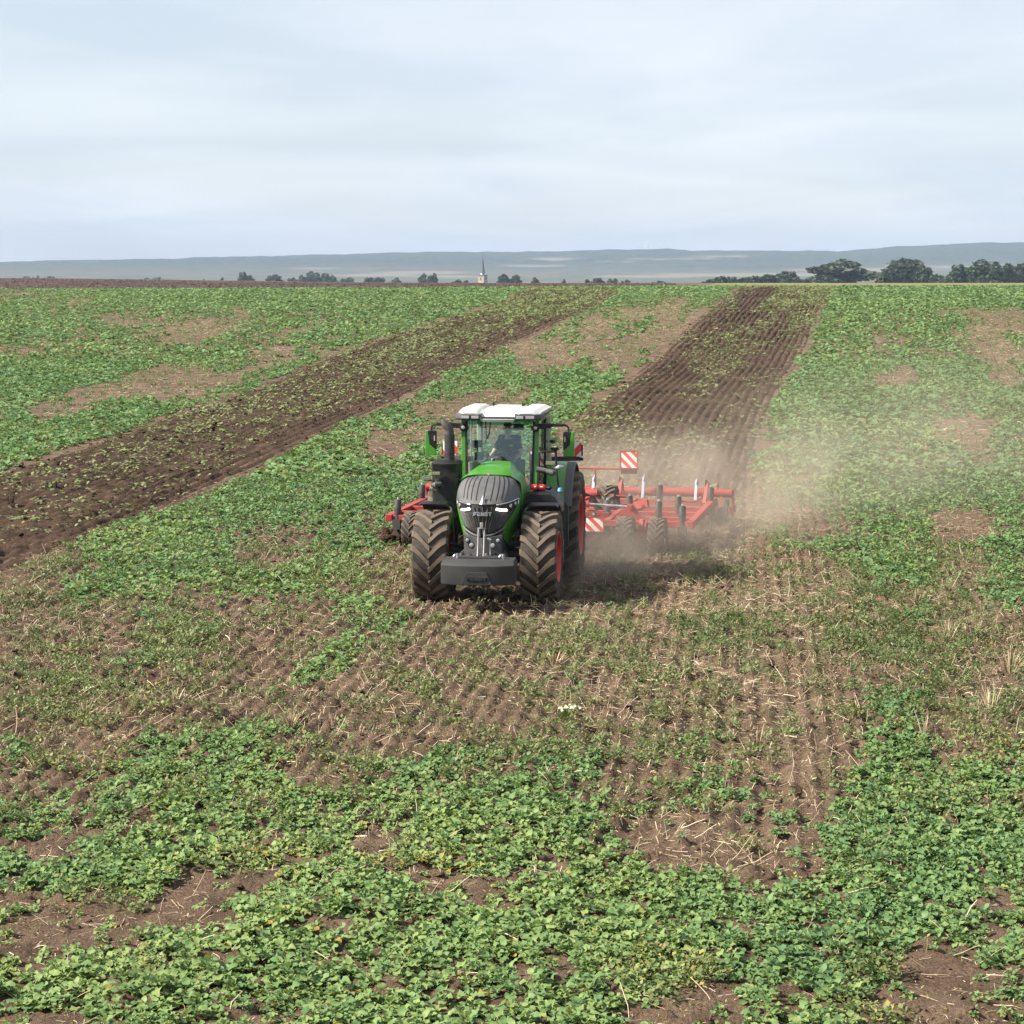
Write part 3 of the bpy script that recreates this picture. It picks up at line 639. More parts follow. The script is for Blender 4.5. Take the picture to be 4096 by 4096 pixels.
# muffler housing and exhaust (image left)
mb = MB(); rows = []
plan = [(-1.20, .86), (-1.16, .74), (-1.04, .66), (-.85, .64), (-.70, .66), (-.645, .72), (-.635, .95), (-.66, 1.25), (-.80, 1.34), (-1.05, 1.34), (-1.17, 1.25), (-1.205, 1.05)]
for z, k in ((1.45, .93), (1.8, .97), (2.3, 1.0), (2.44, 1.0), (2.455, 1.03), (2.485, 1.03), (2.50, .98), (2.53, .72), (2.545, .45)): rows.append([(-.92 + (x + .92) * k, 1.0 + (y - 1.0) * k, z) for x, y in plan])
mb.grid(rows, closed=True); mb.add(rows[-1], [list(range(12))]); mb.add(rows[0], [list(range(12))[::-1]]); muf = mb.build('muffler_housing', BLACK, trac, 38)
t = NT('perforated_shield'); vo = t.n('ShaderNodeTexVoronoi'); vo.inputs['Scale'].default_value = 42; t.l(t.obj(), vo.inputs['Vector'])
ch_ = t.val(vo.outputs['Distance'], .25, .4, 0, 1); PERF = t.done(t.bsdf(t.mix(ch_, (.006, .006, .006), (.035, .034, .034)), .5, .3, .5, t.bump(ch_, .8, .01)))
mb = MB(); mb.tube([(-.87, .95, 2.50), (-.87, .95, 3.03)], .10, 24); sh = mb.build('exhaust_shield', PERF, muf)
mb = MB(); mb.tube([(-.87, .95, 2.655), (-.87, .95, 2.675)], .106, 24); mb.build('clamp_band', BLACKM, sh)
mb = MB(); mb.tube([(-.87, .95, 2.98), (-.87, .95, 3.09), (-.885, .94, 3.15), (-.93, .93, 3.20), (-.98, .92, 3.26), (-1.005, .915, 3.315)], [.084, .084, .082, .076, .062, .022], 20); ex = mb.build('exhaust_pipe', GREY, muf)
def worklight(parent, c, w=.19, h=.075, mat=LENSY, rz=0, dep=.07):
    mb = MB(); mb.box((0, 0, 0), (w, dep, h)); o = mb.build('work_light', BLACK, parent, bevel=.01, loc=c, rot=(0, 0, rz))
    mb = MB(); mb.box((0, -dep / 2 - .001, 0), (w * .9, .012, h * .78)); mb.build('lens', mat, o, bevel=.004)
    for k in range(5):
        mb = MB(); mb.box((-w * .36 + k * w * .18, -dep / 2 - .008, 0), (w * .012, .006, h * .7)); mb.build('divider', GREY, o)
    return o
worklight(trac, (-1.08, .58, 2.31)); worklight(trac, (-1.26, .6, 2.205), .15, .07, LENS, .25)
mb = MB(); mb.tube([(-1.17, .62, 2.08), (-1.08, .56, 2.09), (-.98, .60, 2.11)], [.03, .06, .035], 14); mb.tube([(-1.08, .6, 2.08), (-1.08, .6, 2.27)], .012, 6); mb.tube([(-1.25, .62, 2.17), (-1.1, .66, 2.15)], .014, 6); mb.tube([(-1.16, .6, 2.06), (-1.13, .58, 2.0), (-1.07, .58, 1.98), (-1.03, .6, 2.02)], .006, 5); mb.build('indicator_bracket', GREYL, trac)
# cab
def pil(a, b, w, d, mat, name='cab_pillar', parent=None):
    mb = MB(); mb.beam(a, b, w, d, up=(0, 1, 0)); return mb.build(name, mat, parent or trac, bevel=.012)
mb = MB(); mb.box((0, 2.75, 1.62), (1.30, 1.9, .42)); mb.box((0, 3.3, 1.4), (1.6, .9, .5)); mb.build('cab_floor', BLACKM, trac, bevel=.02)
for sd in (-1, 1):
    pil((sd * .70, 1.80, 1.78), (sd * .735, 1.97, 3.24), .085, .10, GREEN)
    pil((sd * .645, 1.775, 1.80), (sd * .675, 1.95, 3.22), .05, .07, BLACK, 'pillar_trim')
    pil((sd * .80, 2.85, 1.85), (sd * .80, 2.85, 3.24), .05, .05, BLACK)
    pil((sd * .83, 3.62, 1.9), (sd * .81, 3.60, 3.24), .07, .10, CREAM)
    mb = MB(); mb.add([(sd * .735, 1.84, 1.86), (sd * .815, 3.58, 1.92), (sd * .80, 3.58, 3.22), (sd * .755, 2.0, 3.22)], [(0, 1, 2, 3)]); sg = mb.build('side_window', GLASS, trac, 0)
    sg.modifiers.new('solid', 'SOLIDIFY').thickness = .006
    mb = MB(); mb.beam((sd * .73, 1.86, 1.82), (sd * .82, 3.6, 1.86), .05, .09); mb.build('door_sill', GREEN if sd > 0 else BLACK, trac)
    mb = MB(); mb.beam((sd * .745, 1.98, 3.24), (sd * .81, 3.6, 3.24), .05, .07); mb.build('door_head', GREEN if sd > 0 else BLACK, trac)
mb = MB(); rows = []
for i in range(9):
    f = i / 8; z = 1.80 + 1.43 * f; yb = 1.73 + .17 * f; w_ = .63 + .028 * f
    rows.append([(w_ * g, yb - .06 * (1 - g * g), z) for g in np.linspace(-1, 1, 9)])
mb.grid(rows); ws_ = mb.build('windscreen', GLASS, trac, 60); ws_.modifiers.new('solid', 'SOLIDIFY').thickness = .006
t = NT('green_sun_strip'); tr2 = t.n('ShaderNodeBsdfTransparent'); tr2.inputs[0].default_value = (.18, .62, .52, 1); SUNB = t.done(tr2.outputs[0])
mb = MB(); rows = []
for z in (3.15, 3.21): f = (z - 1.8) / 1.43; rows.append([((.60 + .028 * f) * g, 1.74 + .17 * f - .06 * (1 - g * g), z) for g in np.linspace(-1, 1, 9)])
mb.grid(rows); mb.build('sun_strip', SUNB, ws_, 0)
mb = MB(); mb.add([(-.78, 3.63, 2.0), (.78, 3.63, 2.0), (.76, 3.63, 3.2), (-.76, 3.63, 3.2)], [(0, 1, 2, 3)]); rw = mb.build('rear_window', GLASS, trac, 0)
mb = MB(); mb.tube([(-.18, 1.85, 3.20), (-.2, 1.80, 3.0), (-.24, 1.75, 2.88)], .012, 6); mb.build('wiper', BLACK, ws_)
# roof
mb = MB(); nxr, nyr = 37, 25; rows = []
def roofz(x, f):
    pod = float(sstep(.36, .48, np.array(abs(x)))); z = 3.385 + .062 * pod
    if abs(x) < .36: z += .045 * float(sstep(.30, .46, np.array(f))) * (1 if abs(x) < .26 else .6)
    z += .02 * math.sin(math.pi * min(1, max(0, f)))
    z -= .055 * float(sstep(.70, .86, np.array(abs(x)))) 
    z -= .10 * float(sstep(.16, 0, np.array(f))) * (1 if abs(x) < .36 else .45) + .07 * float(sstep(.9, 1, np.array(f)))
    return z
for i in range(nyr):
    f = i / (nyr - 1); row = []
    for j in range(nxr):
        g = 2 * j / (nxr - 1) - 1; hw_ = .80 + .07 * math.sin(min(1, f * 1.3) * math.pi / 2) - .06 * (f > .97)
        x = g * hw_; y = 1.50 + 2.35 * f + .10 * (abs(g) ** 4) * (1 - f) - .05 * math.cos(g * 1.3) * (1 - f); row.append((x, y, roofz(g * .86, f)))
    rows.append(row)
sk = lambda row, dz, k: [(x * k, y, z - dz) for x, y, z in row]
mb.grid(rows); ring = [rows[0][j] for j in range(nxr)] + [rows[i][-1] for i in range(1, nyr)] + rows[-1][-2::-1] + [rows[i][0] for i in range(nyr - 2, 0, -1)]
low = [(x * .985, 2.67 + (y - 2.67) * .985, min(z - .05, 3.345)) for x, y, z in ring]; mb.grid([ring, low], closed=True)
roof = mb.build('cab_roof', WHITE, trac, 40)
mb = MB(); mb.grid([[(x * .98, y, 3.335) for x, y, z in low], [(x * .95, 2.67 + (y - 2.67) * .97, 3.27) for x, y, z in low], [(x * .86, 2.67 + (y - 2.67) * .9, 3.235) for x, y, z in low]], closed=True)
mb.add([(x * .86, 2.67 + (y - 2.67) * .9, 3.236) for x, y, z in low], [list(range(len(low)))]); mb.build('roof_base', GREYL, roof, 40)
mb = MB(); mb.prism([(-.23, 0), (.23, 0), (.16, .05), (-.16, .05)], 1.55, 2.1); 
mb = MB(); mb.lathe([(3.44, .001), (3.455, .12), (3.44, .20), (3.40, .22)][::-1], (0.02, 2.6, 0.0), 'z', 24); mb.build('roof_hatch', WHITE, roof)
for x in (-.30, .30):
    mb = MB(); mb.tube([(x, 3.3, 3.42), (x, 3.3, 3.50)], [.02, .012], 8); mb.tube([(x + .03, 3.3, 3.42), (x + .03, 3.3, 3.48)], .01, 6); mb.build('antenna', BLACK, roof)
for sd in (-1, 1):
    mb = MB(); rows = []
    for k, (x, y) in enumerate(((.33, 1.50), (.45, 1.47), (.70, 1.50), (.83, 1.60), (.86, 1.85))): rows.append([(sd * x, y, 3.265), (sd * (x + .01), y - .02, 3.30), (sd * (x + .005), y - .02, 3.375), (sd * x, y + .02, 3.385), (sd * x, y + .25, 3.385), (sd * x, y + .25, 3.265)])
    mb.grid(rows, closed=True); mb.add(rows[0], [range(6)]); mb.add(rows[-1], [range(6)]); lb = mb.build('light_pod', GREYL, roof, 30)
    for x, w_, rz in ((.40, .16, 0), (.60, .19, .1)):
        mb = MB(); mb.box((sd * (x + .04), 1.455 + .05 * (x - .4), 3.328), (w_, .03, .075), (0, 0, sd * rz)); l_ = mb.build('roof_lamp', BLACK, lb, bevel=.008)
        mb = MB(); mb.box((sd * (x + .04), 1.438 + .05 * (x - .4), 3.328), (w_ * .9, .012, .058), (0, 0, sd * rz)); mb.build('lens', LENS, l_, bevel=.006)
# mirror arms, ball lamps, mirrors
for sd in (-1, 1):
    mb = MB(); mb.beam((sd * .70, 1.86, 3.12), (sd * 1.02, 1.86, 3.145), .11, .10); mb.beam((sd * 1.0, 1.86, 3.15), (sd * 1.26, 1.87, 3.155), .07, .06); arm = mb.build('mirror_arm', BLACK, trac, bevel=.015)
    mb = MB(); mb.tube([(sd * 1.24, 1.87, 3.155), (sd * 1.33, 1.87, 3.14), (sd * 1.36, 1.87, 3.10), (sd * 1.36, 1.87, 3.0)], .02, 8); mb.build('mirror_rod', BLACK, arm)
    mb = MB(); mb.lathe([(1.75, .001), (1.755, .045), (1.765, .075), (1.82, .078), (1.90, .05), (1.90, .001)], (sd * .715, 0, 3.10), 'y', 20); bl = mb.build('ball_lamp', BLACK, trac)
    mb = MB(); mb.lathe([(1.742, .001), (1.746, .03), (1.76, .042)], (sd * .715, 0, 3.10), 'y', 18); mb.build('lens', LENS, bl)
    mb = MB(); mb.box((sd * .66, 1.86, 3.09), (.07, .06, .08)); mb.build('lamp_mount', BLACKM, bl)
    # mirror: green outer wedge and black inner half
    cx = sd * 1.365; mb = MB(); w_ = .108; sgn = sd
    P_ = lambda pts, y0, y1: mb.prism([(cx + sgn * x, z) for x, z in pts], y0, y1)
    P_([(.11, 3.03), (.11, 2.55), (.09, 2.535), (-.105, 2.545), (-.105, 2.65), (.015, 2.755), (.055, 3.03)], 1.80, 1.90); mi = mb.build('mirror', GREEN, trac, 30, bevel=.014)
    mb = MB(); P_([(.053, 3.03), (.013, 2.757), (-.107, 2.652), (-.11, 3.00), (-.09, 3.03)], 1.805, 1.90); mb.build('mirror_housing', BLACK, mi, 30, bevel=.012)
    mb = MB(); P_([(-.085, 2.93), (-.06, 2.93), (-.06, 2.83), (-.085, 2.83)], 1.797, 1.81); mb.build('indicator', LENS, mi)
    mb = MB(); mb.box((cx, 1.905, 2.79), (.20, .012, .46)); mb.build('mirror_glass', CHROME, mi)
# rear mudguards
for sd in (-1, 1):
    for (x0, x1, mat, nm, dz) in ((.86, 1.23, GREEN, 'rear_mudguard', 0), (1.232, 1.40, GREYL, 'mudguard_edge', .0)):
        mb = MB(); rows = []
        for i in range(17):
            a = R(24 + i * 8.0); rr = 1.245
            y = 3.3 - rr * math.cos(a) * .98; z = 1.06 + rr * math.sin(a)
            if i == 0: z -= .03
            rows.append([(sd * x_, y, z - (.04 if x_ == 1.40 else 0) - (.006 if x_ > 1.3 else 0)) for x_ in (x0, (x0 + x1) / 2, x1 - .02 if x1 == 1.40 else x1, x1)][:(4 if x1 == 1.40 else 3)])
        mb.shell(rows if sd < 0 else [r_[::-1] for r_ in rows], .02)
        if nm == 'rear_mudguard':
            side = [(sd * x0, r_[0][1], r_[0][2]) for r_ in rows]; mb.add(side + [(sd * x0, 4.3, 1.2), (sd * x0, 2.4, 1.2)], [list(range(len(side) + 2))])
            rm_ = mb.build(nm, mat, trac, 40)
        else: mb.build(nm, mat, rm_, 40)
    # cover strip ahead of the rear wheel
    mb = MB(); mb.box((sd * 1.12, 2.05, 1.15), (.40, .06, .85)); mb.tube([(sd * .95, 2.02, 1.60), (sd * 1.29, 2.02, 1.60), (sd * 1.33, 2.02, 1.55), (sd * 1.33, 2.02, .75)], .02, 8); mb.build('step_panel', GREY, trac, bevel=.02)
    mb = MB(); mb.box((sd * 1.17, 1.9, .46), (.16, .22, .03)); mb.beam((sd * 1.1, 1.98, .46), (sd * 1.1, 1.98, .9), .02, .03); mb.beam((sd * 1.24, 1.98, .46), (sd * 1.24, 1.98, .9), .02, .03); mb.build('step', STEEL if sd > 0 else BLACKM, trac)
# battery box / tank (image right) with handrail, lamps
mb = MB(); rows = []
for y in (.50, .54, 1.45, 1.5):
    k = 0 if y in (.5, 1.5) else .02; rows.append([(.66, y, 1.55), (.66, y, 1.90 + k), (.76, y, 1.935 + k), (1.13, y, 1.925 + k), (1.22, y, 1.87 + k), (1.30, y, 1.74), (1.31, y, 1.55)])
mb.grid(rows); mb.add(rows[0], [range(7)]); mb.add(rows[-1], [range(7)]); bb = mb.build('battery_box', BLACK, trac, 30, bevel=.012)
mb = MB(); mb.tube([(1.25, 1.2, 1.93), (1.25, 1.2, 1.99)], [.05, .035], 10); mb.build('filler_cap', BLUECAP, bb)
mb = MB(); mb.tube([(.81, 1.55, 2.1), (.81, 1.55, 2.62), (.83, 1.55, 2.66), (1.10, 1.55, 2.66), (1.13, 1.55, 2.63), (1.16, 1.5, 2.3), (1.20, 1.45, 1.99), (1.17, 1.4, 1.95)], .019, 8); mb.build('handrail', BLACK, trac)
mb = MB(); mb.tube([(.78, 1.38, 2.33), (.98, 1.37, 2.30)], [.058, .05], 12); mb.tube([(.97, 1.36, 2.29), (1.10, 1.35, 2.27), (1.17, 1.36, 2.27)], [.05, .066, .03], 12); mb.tube([(1.05, 1.37, 2.3), (1.05, 1.37, 2.40)], .014, 6); mb.tube([(1.05, 1.37, 2.33), (1.2, 1.37, 2.36)], .014, 6); mb.build('indicator_bracket', GREYL, trac)
worklight(trac, (1.06, 1.34, 2.46), .20, .085); 
mb = MB(); mb.tube([(1.14, 1.35, 2.36), (1.22, 1.33, 2.38), (1.31, 1.36, 2.39)], [.03, .05, .012], 12); mb.build('marker_lamp', LENS, trac)
mb = MB(); mb.tube([(.62, .9, 1.82), (.64, .9, 1.95), (.76, .9, 1.95)], .03, 8); mb.box((.60, .8, 1.80), (.16, .3, .12)); mb.build('coolant_pipe', GREEN, trac)
# rear warning boards on brackets
WB1 = stripe_mat('red_white_board_right', -.9, 0, 0, .34); WB2 = stripe_mat('red_white_board_left', .9, 0, 0, .34)
for sd, m in ((-1, WB2), (1, WB1)):
    mb = MB(); mb.box((0, 0, 0), (.30, .02, .30)); b_ = mb.build('warning_board', m, trac, bevel=.004, loc=(sd * 1.29, 4.0, 2.49))
    mb = MB(); mb.box((sd * .10, .035, -.02), (.16, .05, .24)); mb.box((sd * .02, .05, -.20), (.34, .10, .06)); mb.build('tail_lamp_housing', BLACK, b_, bevel=.01)
    mb = MB(); mb.beam((sd * .80, 3.7, 2.32), (sd * 1.4, 4.05, 2.30), .10, .09); mb.tube([(sd * .82, 3.6, 2.5), (sd * .95, 3.62, 2.5), (sd * .95, 3.62, 2.35)], .03, 8); mb.box((sd * .92, 3.6, 2.54), (.18, .08, .05)); mb.tube([(sd * .82, 3.6, 2.70), (sd * .92, 3.55, 2.68)], .04, 8); mb.build('rear_bracket', BLACKM, trac, bevel=.01)
# cab interior
mb = MB(); mb.lathe([(1.74, .001), (1.74, .20), (1.80, .27), (1.95, .27)], (.0, 0, 2.33), 'y', 28); ds = mb.build('dashboard', BLACK, trac)
mb = MB(); mb.tube([(.0, 1.72, 2.47), (.0, 1.69, 2.47)], [.075, .065], 18); mb.tube([(0, 1.69, 2.47), (0, 1.67, 2.47)], .03, 12); mb.build('front_camera', GREY, ds)
mb = MB(); cw = Vector((.06, 2.14, 2.53)); q_ = Euler((R(-52), 0, 0)).to_matrix()
mb.tube([cw + q_ @ Vector((.20 * math.cos(k * math.pi / 12), 0, .20 * math.sin(k * math.pi / 12))) for k in range(25)], .019, 8); sw = mb.build('steering_wheel', DKINT, trac)
mb = MB(); 
for a in (R(20), R(160), R(270)): mb.tube([cw, cw + q_ @ Vector((.19 * math.cos(a), 0, .19 * math.sin(a)))], .016, 6)
mb.tube([cw, cw + Vector((0, -.22, -.42))], [.05, .07], 10); mb.build('steering_column', DKINT, sw)
mb = MB(); mb.box((.06, 2.70, 2.12), (.50, .50, .14)); mb.box((.06, 2.98, 2.50), (.48, .12, .74), (R(-8), 0, 0)); mb.box((.06, 2.75, 1.95), (.3, .3, .24)); mb.build('seat', DKINT, trac, bevel=.05)
mb = MB(); mb.box((-.30, 2.5, 2.36), (.14, .50, .10)); mb.tube([(-.30, 2.32, 2.38), (-.30, 2.30, 2.55)], [.035, .045], 8); mb.box((-.50, 2.6, 2.15), (.22, .9, .36)); mb.build('armrest', DKINT, trac, bevel=.02)
mb = MB(); mb.box((-.50, 2.25, 2.74), (.20, .03, .15), (.1, 0, .25)); mb.box((-.46, 2.2, 2.50), (.18, .06, .16)); mb.tube([(-.48, 2.28, 2.2), (-.5, 2.28, 2.75)], .02, 6); mb.box((-.62, 2.15, 2.44), (.10, .1, .12)); mb.build('monitor', DKINT, trac, bevel=.01)
mb = MB(); mb.box((-.52, 2.0, 2.24), (.24, .06, .34)); mb.box((.58, 2.75, 2.20), (.16, .12, .60)); mb.box((-.60, 3.45, 2.5), (.12, .1, 1.2)); mb.build('interior_panel', CREAM, trac, bevel=.03)
mb = MB(); mb.box((.40, 2.1, 2.25), (.14, .2, .4)); mb.box((.62, 2.5, 2.05), (.10, .9, .30)); mb.build('side_console', DKINT, trac, bevel=.02)
mb = MB(); mb.box((.36, 1.98, 3.10), (.2, .1, .12)); mb.tube([(-.30, 2.0, 3.2), (-.28, 1.98, 2.9), (-.30, 1.95, 2.75)], .014, 6); mb.build('cab_mirror', DKINT, trac, bevel=.02)
# front weight block
wt = empty('front_weight', (TX + math.sin(-TRZ) * -1.4 * 1, TY - 1.4 * math.cos(TRZ), .525), TRZ)
tag(wt, 'dark grey cast front ballast weight carried low ahead of the tractor grille', 'weight')
mb = MB(); y0, y1 = -.36, .36
top = [(-.67, -.20), (-.33, y0 + .02), (.33, y0 + .02), (.67, -.20), (.67, y1), (-.67, y1)]
rows = [[(x * .985, y * .98 if y < 0 else y, 0.0) for x, y in top], [(x, y, .03) for x, y in top], [(x, y, .345) for x, y in top], [(x, y + (.02 if y < 0 else 0), .365) for x, y in top], [(x * .96, y + (.16 if y < -.25 else (.10 if y < 0 else 0)), .42) for x, y in top]]
mb.grid(rows, closed=True); mb.add(rows[0], [list(range(6))[::-1]]); mb.add(rows[-1], [list(range(6))]); mb.build('block', CAST, wt, 25, bevel=.012)
mb = MB(); mb.prism([(-.29, .012), (.29, .012), (.18, .235), (-.18, .235)], y0 - .004, y0 + .03); mb.build('raised_panel', CAST, wt, 20, bevel=.004)
mb = MB(); letters(mb, .062, .076, 0, .05, lambda x, y, z: (x, y0 - .026 + y, .095 + z)); mb.build('lettering', CAST, wt, 0)
mb = MB(); mb.prism([(-.42, .415), (.42, .415), (.38, .45), (-.38, .45)], .10, .33); mb.build('top_plate', CAST, wt, bevel=.006)
for x in (-.42, .42):
    mb = MB(); mb.tube([(x, .2, .42), (x, .2, .50)], .03, 8); mb.tube([(x - .07, .2, .44), (x - .04, .2, .48)], .02, 6); mb.build('lifting_eye', STEEL, wt)
# fire extinguisher strapped on the battery box
def tw(x, y, z): v_ = Matrix.Rotation(TRZ, 3, 'Z') @ Vector((x, y, z)); return (v_.x + TX, v_.y + TY, z)
fe = empty('fire_extinguisher', tw(.86, .95, 1.945), TRZ); tag(fe, 'red fire extinguisher lying on the black box above the front wheel', 'fire extinguisher')
mb = MB(); mb.lathe([(-.16, .001), (-.155, .05), (-.14, .066), (.10, .066), (.125, .05), (.14, .03)], (0, 0, .072), 'x', 20); mb.build('cylinder', REDB, fe)
mb = MB(); mb.tube([(.13, 0, .072), (.22, 0, .075), (.25, -.01, .06)], [.03, .05, .03], 10); mb.build('valve', BLACK, fe)
mb = MB(); mb.lathe([(-.02, .069), (.02, .069)], (-.01, 0, .072), 'x', 20); mb.build('strap', BLACK, fe)
mb = MB(); mb.box((-.065, -.058, .09), (.03, .022, .03), (.3, 0, 0)); mb.build('print', WHITEP, fe)
mb = MB(); mb.box((.06, -.058, .092), (.045, .022, .022), (.3, 0, 0)); mb.build('print', WHITEP, fe)
# ------------------------------------------------------------------ driver
SKIN = paint('skin', (.52, .32, .24), .55, 0); SHIRT = paint('dark_shirt', (.018, .022, .034), .85, .0); HAIR = paint('short_hair', (.05, .035, .025), .7, 0); TROUS = paint('trousers', (.02, .022, .03), .9, 0)
def skin_obj(name, verts, edges, rad, mat, parent, root=0, sub=2):
    me = bpy.data.meshes.new(name); me.from_pydata(verts, edges, []); o = link(bpy.data.objects.new(name, me), parent)
    m = o.modifiers.new('skin', 'SKIN'); m.use_smooth_shade = True; sv = me.skin_vertices[0].data if me.skin_vertices else None
    if sv is None:
        bm = bmesh.new(); bm.from_mesh(me); bm.verts.layers.skin.verify(); bm.to_mesh(me); bm.free(); sv = me.skin_vertices[0].data
    for i, r_ in enumerate(rad): sv[i].radius = r_ if isinstance(r_, tuple) else (r_, r_); sv[i].use_root = (i == root)
    s_ = o.modifiers.new('sub', 'SUBSURF'); s_.levels = sub; s_.render_levels = sub; me.materials.append(mat); return o
dr = empty('person', tw(.06, 2.72, 2.19), TRZ); tag(dr, 'person in dark t-shirt sitting at the steering wheel inside the cab', 'person')
DV = [(0, .02, .06), (0, .06, .25), (0, .08, .46), (0, .05, .60), (0, .03, .69), (0, 0, .78), (0, -.01, .88),
      (-.17, .05, .56), (-.28, -.02, .34), (-.33, -.28, .27), (-.34, -.37, .27), (.17, .05, .56), (.28, -.02, .34), (.20, -.30, .25), (.17, -.38, .27),
      (-.10, -.02, .04), (-.14, -.42, .05), (-.14, -.52, -.36), (.10, -.02, .04), (.14, -.42, .05), (.14, -.52, -.36)]
DE = [(0, 1), (1, 2), (2, 3), (3, 4), (4, 5), (5, 6), (2, 7), (7, 8), (8, 9), (9, 10), (2, 11), (11, 12), (12, 13), (13, 14), (0, 15), (15, 16), (16, 17), (0, 18), (18, 19), (19, 20)]
DRd = [(.15, .11), (.14, .105), (.16, .11), (.075, .07), (.055, .058), (.082, .10), (.075, .09), .068, .05, .036, .034, .068, .05, .036, .034, .085, .065, .05, .085, .065, .05]
body = skin_obj('body', DV, DE, DRd, SKIN, dr)
skin_obj('t_shirt', DV[:4] + [DV[7], (-.262, -.005, .385), DV[11], (.262, -.005, .385)], [(0, 1), (1, 2), (2, 3), (2, 4), (4, 5), (2, 6), (6, 7)], [(.165, .125), (.158, .12), (.178, .125), (.085, .08), .084, .068, .084, .068], SHIRT, dr)
skin_obj('trousers', [DV[0]] + DV[15:], [(0, 1), (1, 2), (2, 3), (0, 4), (4, 5), (5, 6)], [(.165, .125), .095, .075, .06, .095, .075, .06], TROUS, dr)
mb = MB(); mb.lathe([(.865, .088), (.90, .086), (.935, .065), (.955, .001)], (0, .015, 0), 'z', 18); mb.build('hair', HAIR, dr)
mb = MB(); mb.box((0, -.095, .80), (.028, .04, .05)); mb.build('nose', SKIN, dr, bevel=.01)
mb = MB(); 
for x in (-.034, .034): mb.tube([(x, -.092, .828), (x, -.084, .828)], .012, 8)
mb.box((0, -.088, .755), (.05, .01, .008)); mb.build('eyes_and_mouth', HAIR, dr)
mb = MB()
for x in (-.085, .085): mb.tube([(x, .0, .79), (x, .0, .83)], [.018, .024], 8)
mb.build('ears', SKIN, dr)
mb = MB(); mb.box((.075, -.068, .49), (.07, .012, .014)); mb.box((.085, -.066, .47), (.04, .012, .008)); mb.build('shirt_print', WHITEP, dr)
for sx, hx, hz in ((-1, -.34, .27), (1, .17, .27)):
    for k in range(4): 
        mb = MB(); mb.tube([(hx + (k - 1.5) * .018, -.38, hz + .01), (hx + (k - 1.5) * .019, -.425, hz + .02), (hx + (k - 1.5) * .018, -.44, hz - .012), (hx + (k - 1.5) * .017, -.425, hz - .03)], [.010, .0095, .009, .008], 6); mb.build('finger', SKIN, dr)
    mb = MB(); mb.tube([(hx - sx * .025, -.36, hz), (hx - sx * .045, -.39, hz + .005), (hx - sx * .04, -.42, hz - .01)], [.012, .011, .009], 6); mb.build('thumb', SKIN, dr)
# ------------------------------------------------------------------ cultivator behind the tractor
CX, CY, CRZ = .08, 44.9, R(-11.5)
cul = empty('cultivator', (CX, CY, 0), CRZ); tag(cul, 'red wide tine cultivator with black spring housings trailed behind the tractor in dust', 'cultivator')
def cw_(u, v, z): p = Matrix.Rotation(CRZ, 3, 'Z') @ Vector((u, v, 0)); return (p.x + CX, p.y + CY, z)
fr = None
mb = MB(); mb.beam((0, -.3, .55), (0, 2.6, .62), .22, .22); mb.beam((0, 2.4, .62), (0, 7.6, .64), .24, .2); fr = mb.build('drawbar', REDM, cul, bevel=.015)
for v in (2.5, 3.3, 4.3, 5.4, 6.8):
    mb = MB(); mb.beam((-3.38, v, .61), (3.38, v, .61), .12, .13); mb.build('cross_beam', REDM, cul, bevel=.012)
for sd in (-1, 1):
    mb = MB(); mb.beam((sd * 3.40, 2.40, .612), (sd * 3.40, 7.3, .63), .15, .15); mb.build('side_beam', REDM, cul, bevel=.012)
    mb = MB(); mb.beam((sd * 1.55, 2.45, .612), (sd * 1.55, 6.9, .622), .13, .15); mb.build('inner_beam', REDM, cul, bevel=.012)
mb = MB(); mb.tube([(-3.8, 7.65, .76), (3.8, 7.65, .76)], .105, 16); mb.build('rear_tube', REDM, cul)
for sd in (-1, 1):
    mb = MB(); mb.box((sd * 3.81, 7.72, .52), (.05, .22, .62)); mb.build('end_plate', REDM, cul, bevel=.01)
    mb = MB(); mb.tube([(sd * 3.45, 7.65, .86), (sd * 3.45, 7.65, .98)], .02, 8); mb.build('pin', REDM, cul)
# levelling discs and packer rings
mb = MB(); mb.lathe([(-.01, .001), (.05, .05), (.02, .20), (.0, .225), (-.012, .2)], (0, 0, 0), 'x', 20); disc = mb.mesh('disc', BLACKM)
for k in range(15):
    u = -3.55 + k * .507; o = place('disc', disc, cul, (u, 7.25, .22), (0, 0, .35 if k % 2 else -.35))
    mb = MB(); mb.beam((u, 7.6, .7), (u, 7.3, .28), .04, .05); mb.build('disc_arm', REDM, o); o.children[0].matrix_parent_inverse = o.matrix_basis.inverted()
mb = MB(); mb.lathe([(-.05, .20), (-.04, .28), (.04, .28), (.05, .20)], (0, 0, 0), 'x', 20, close=True); ring_ = mb.mesh('packer_ring', BLACKM)
for k in range(26): place('packer_ring', ring_, cul, (-3.6 + k * .288, 8.3, .27))
mb = MB(); mb.tube([(-3.75, 8.3, .27), (3.75, 8.3, .27)], .09, 10); mb.beam((-3.8, 7.7, .7), (-3.8, 8.3, .27), .05, .08); mb.beam((3.8, 7.7, .7), (3.8, 8.3, .27), .05, .08); mb.build('packer_shaft', REDM, cul)
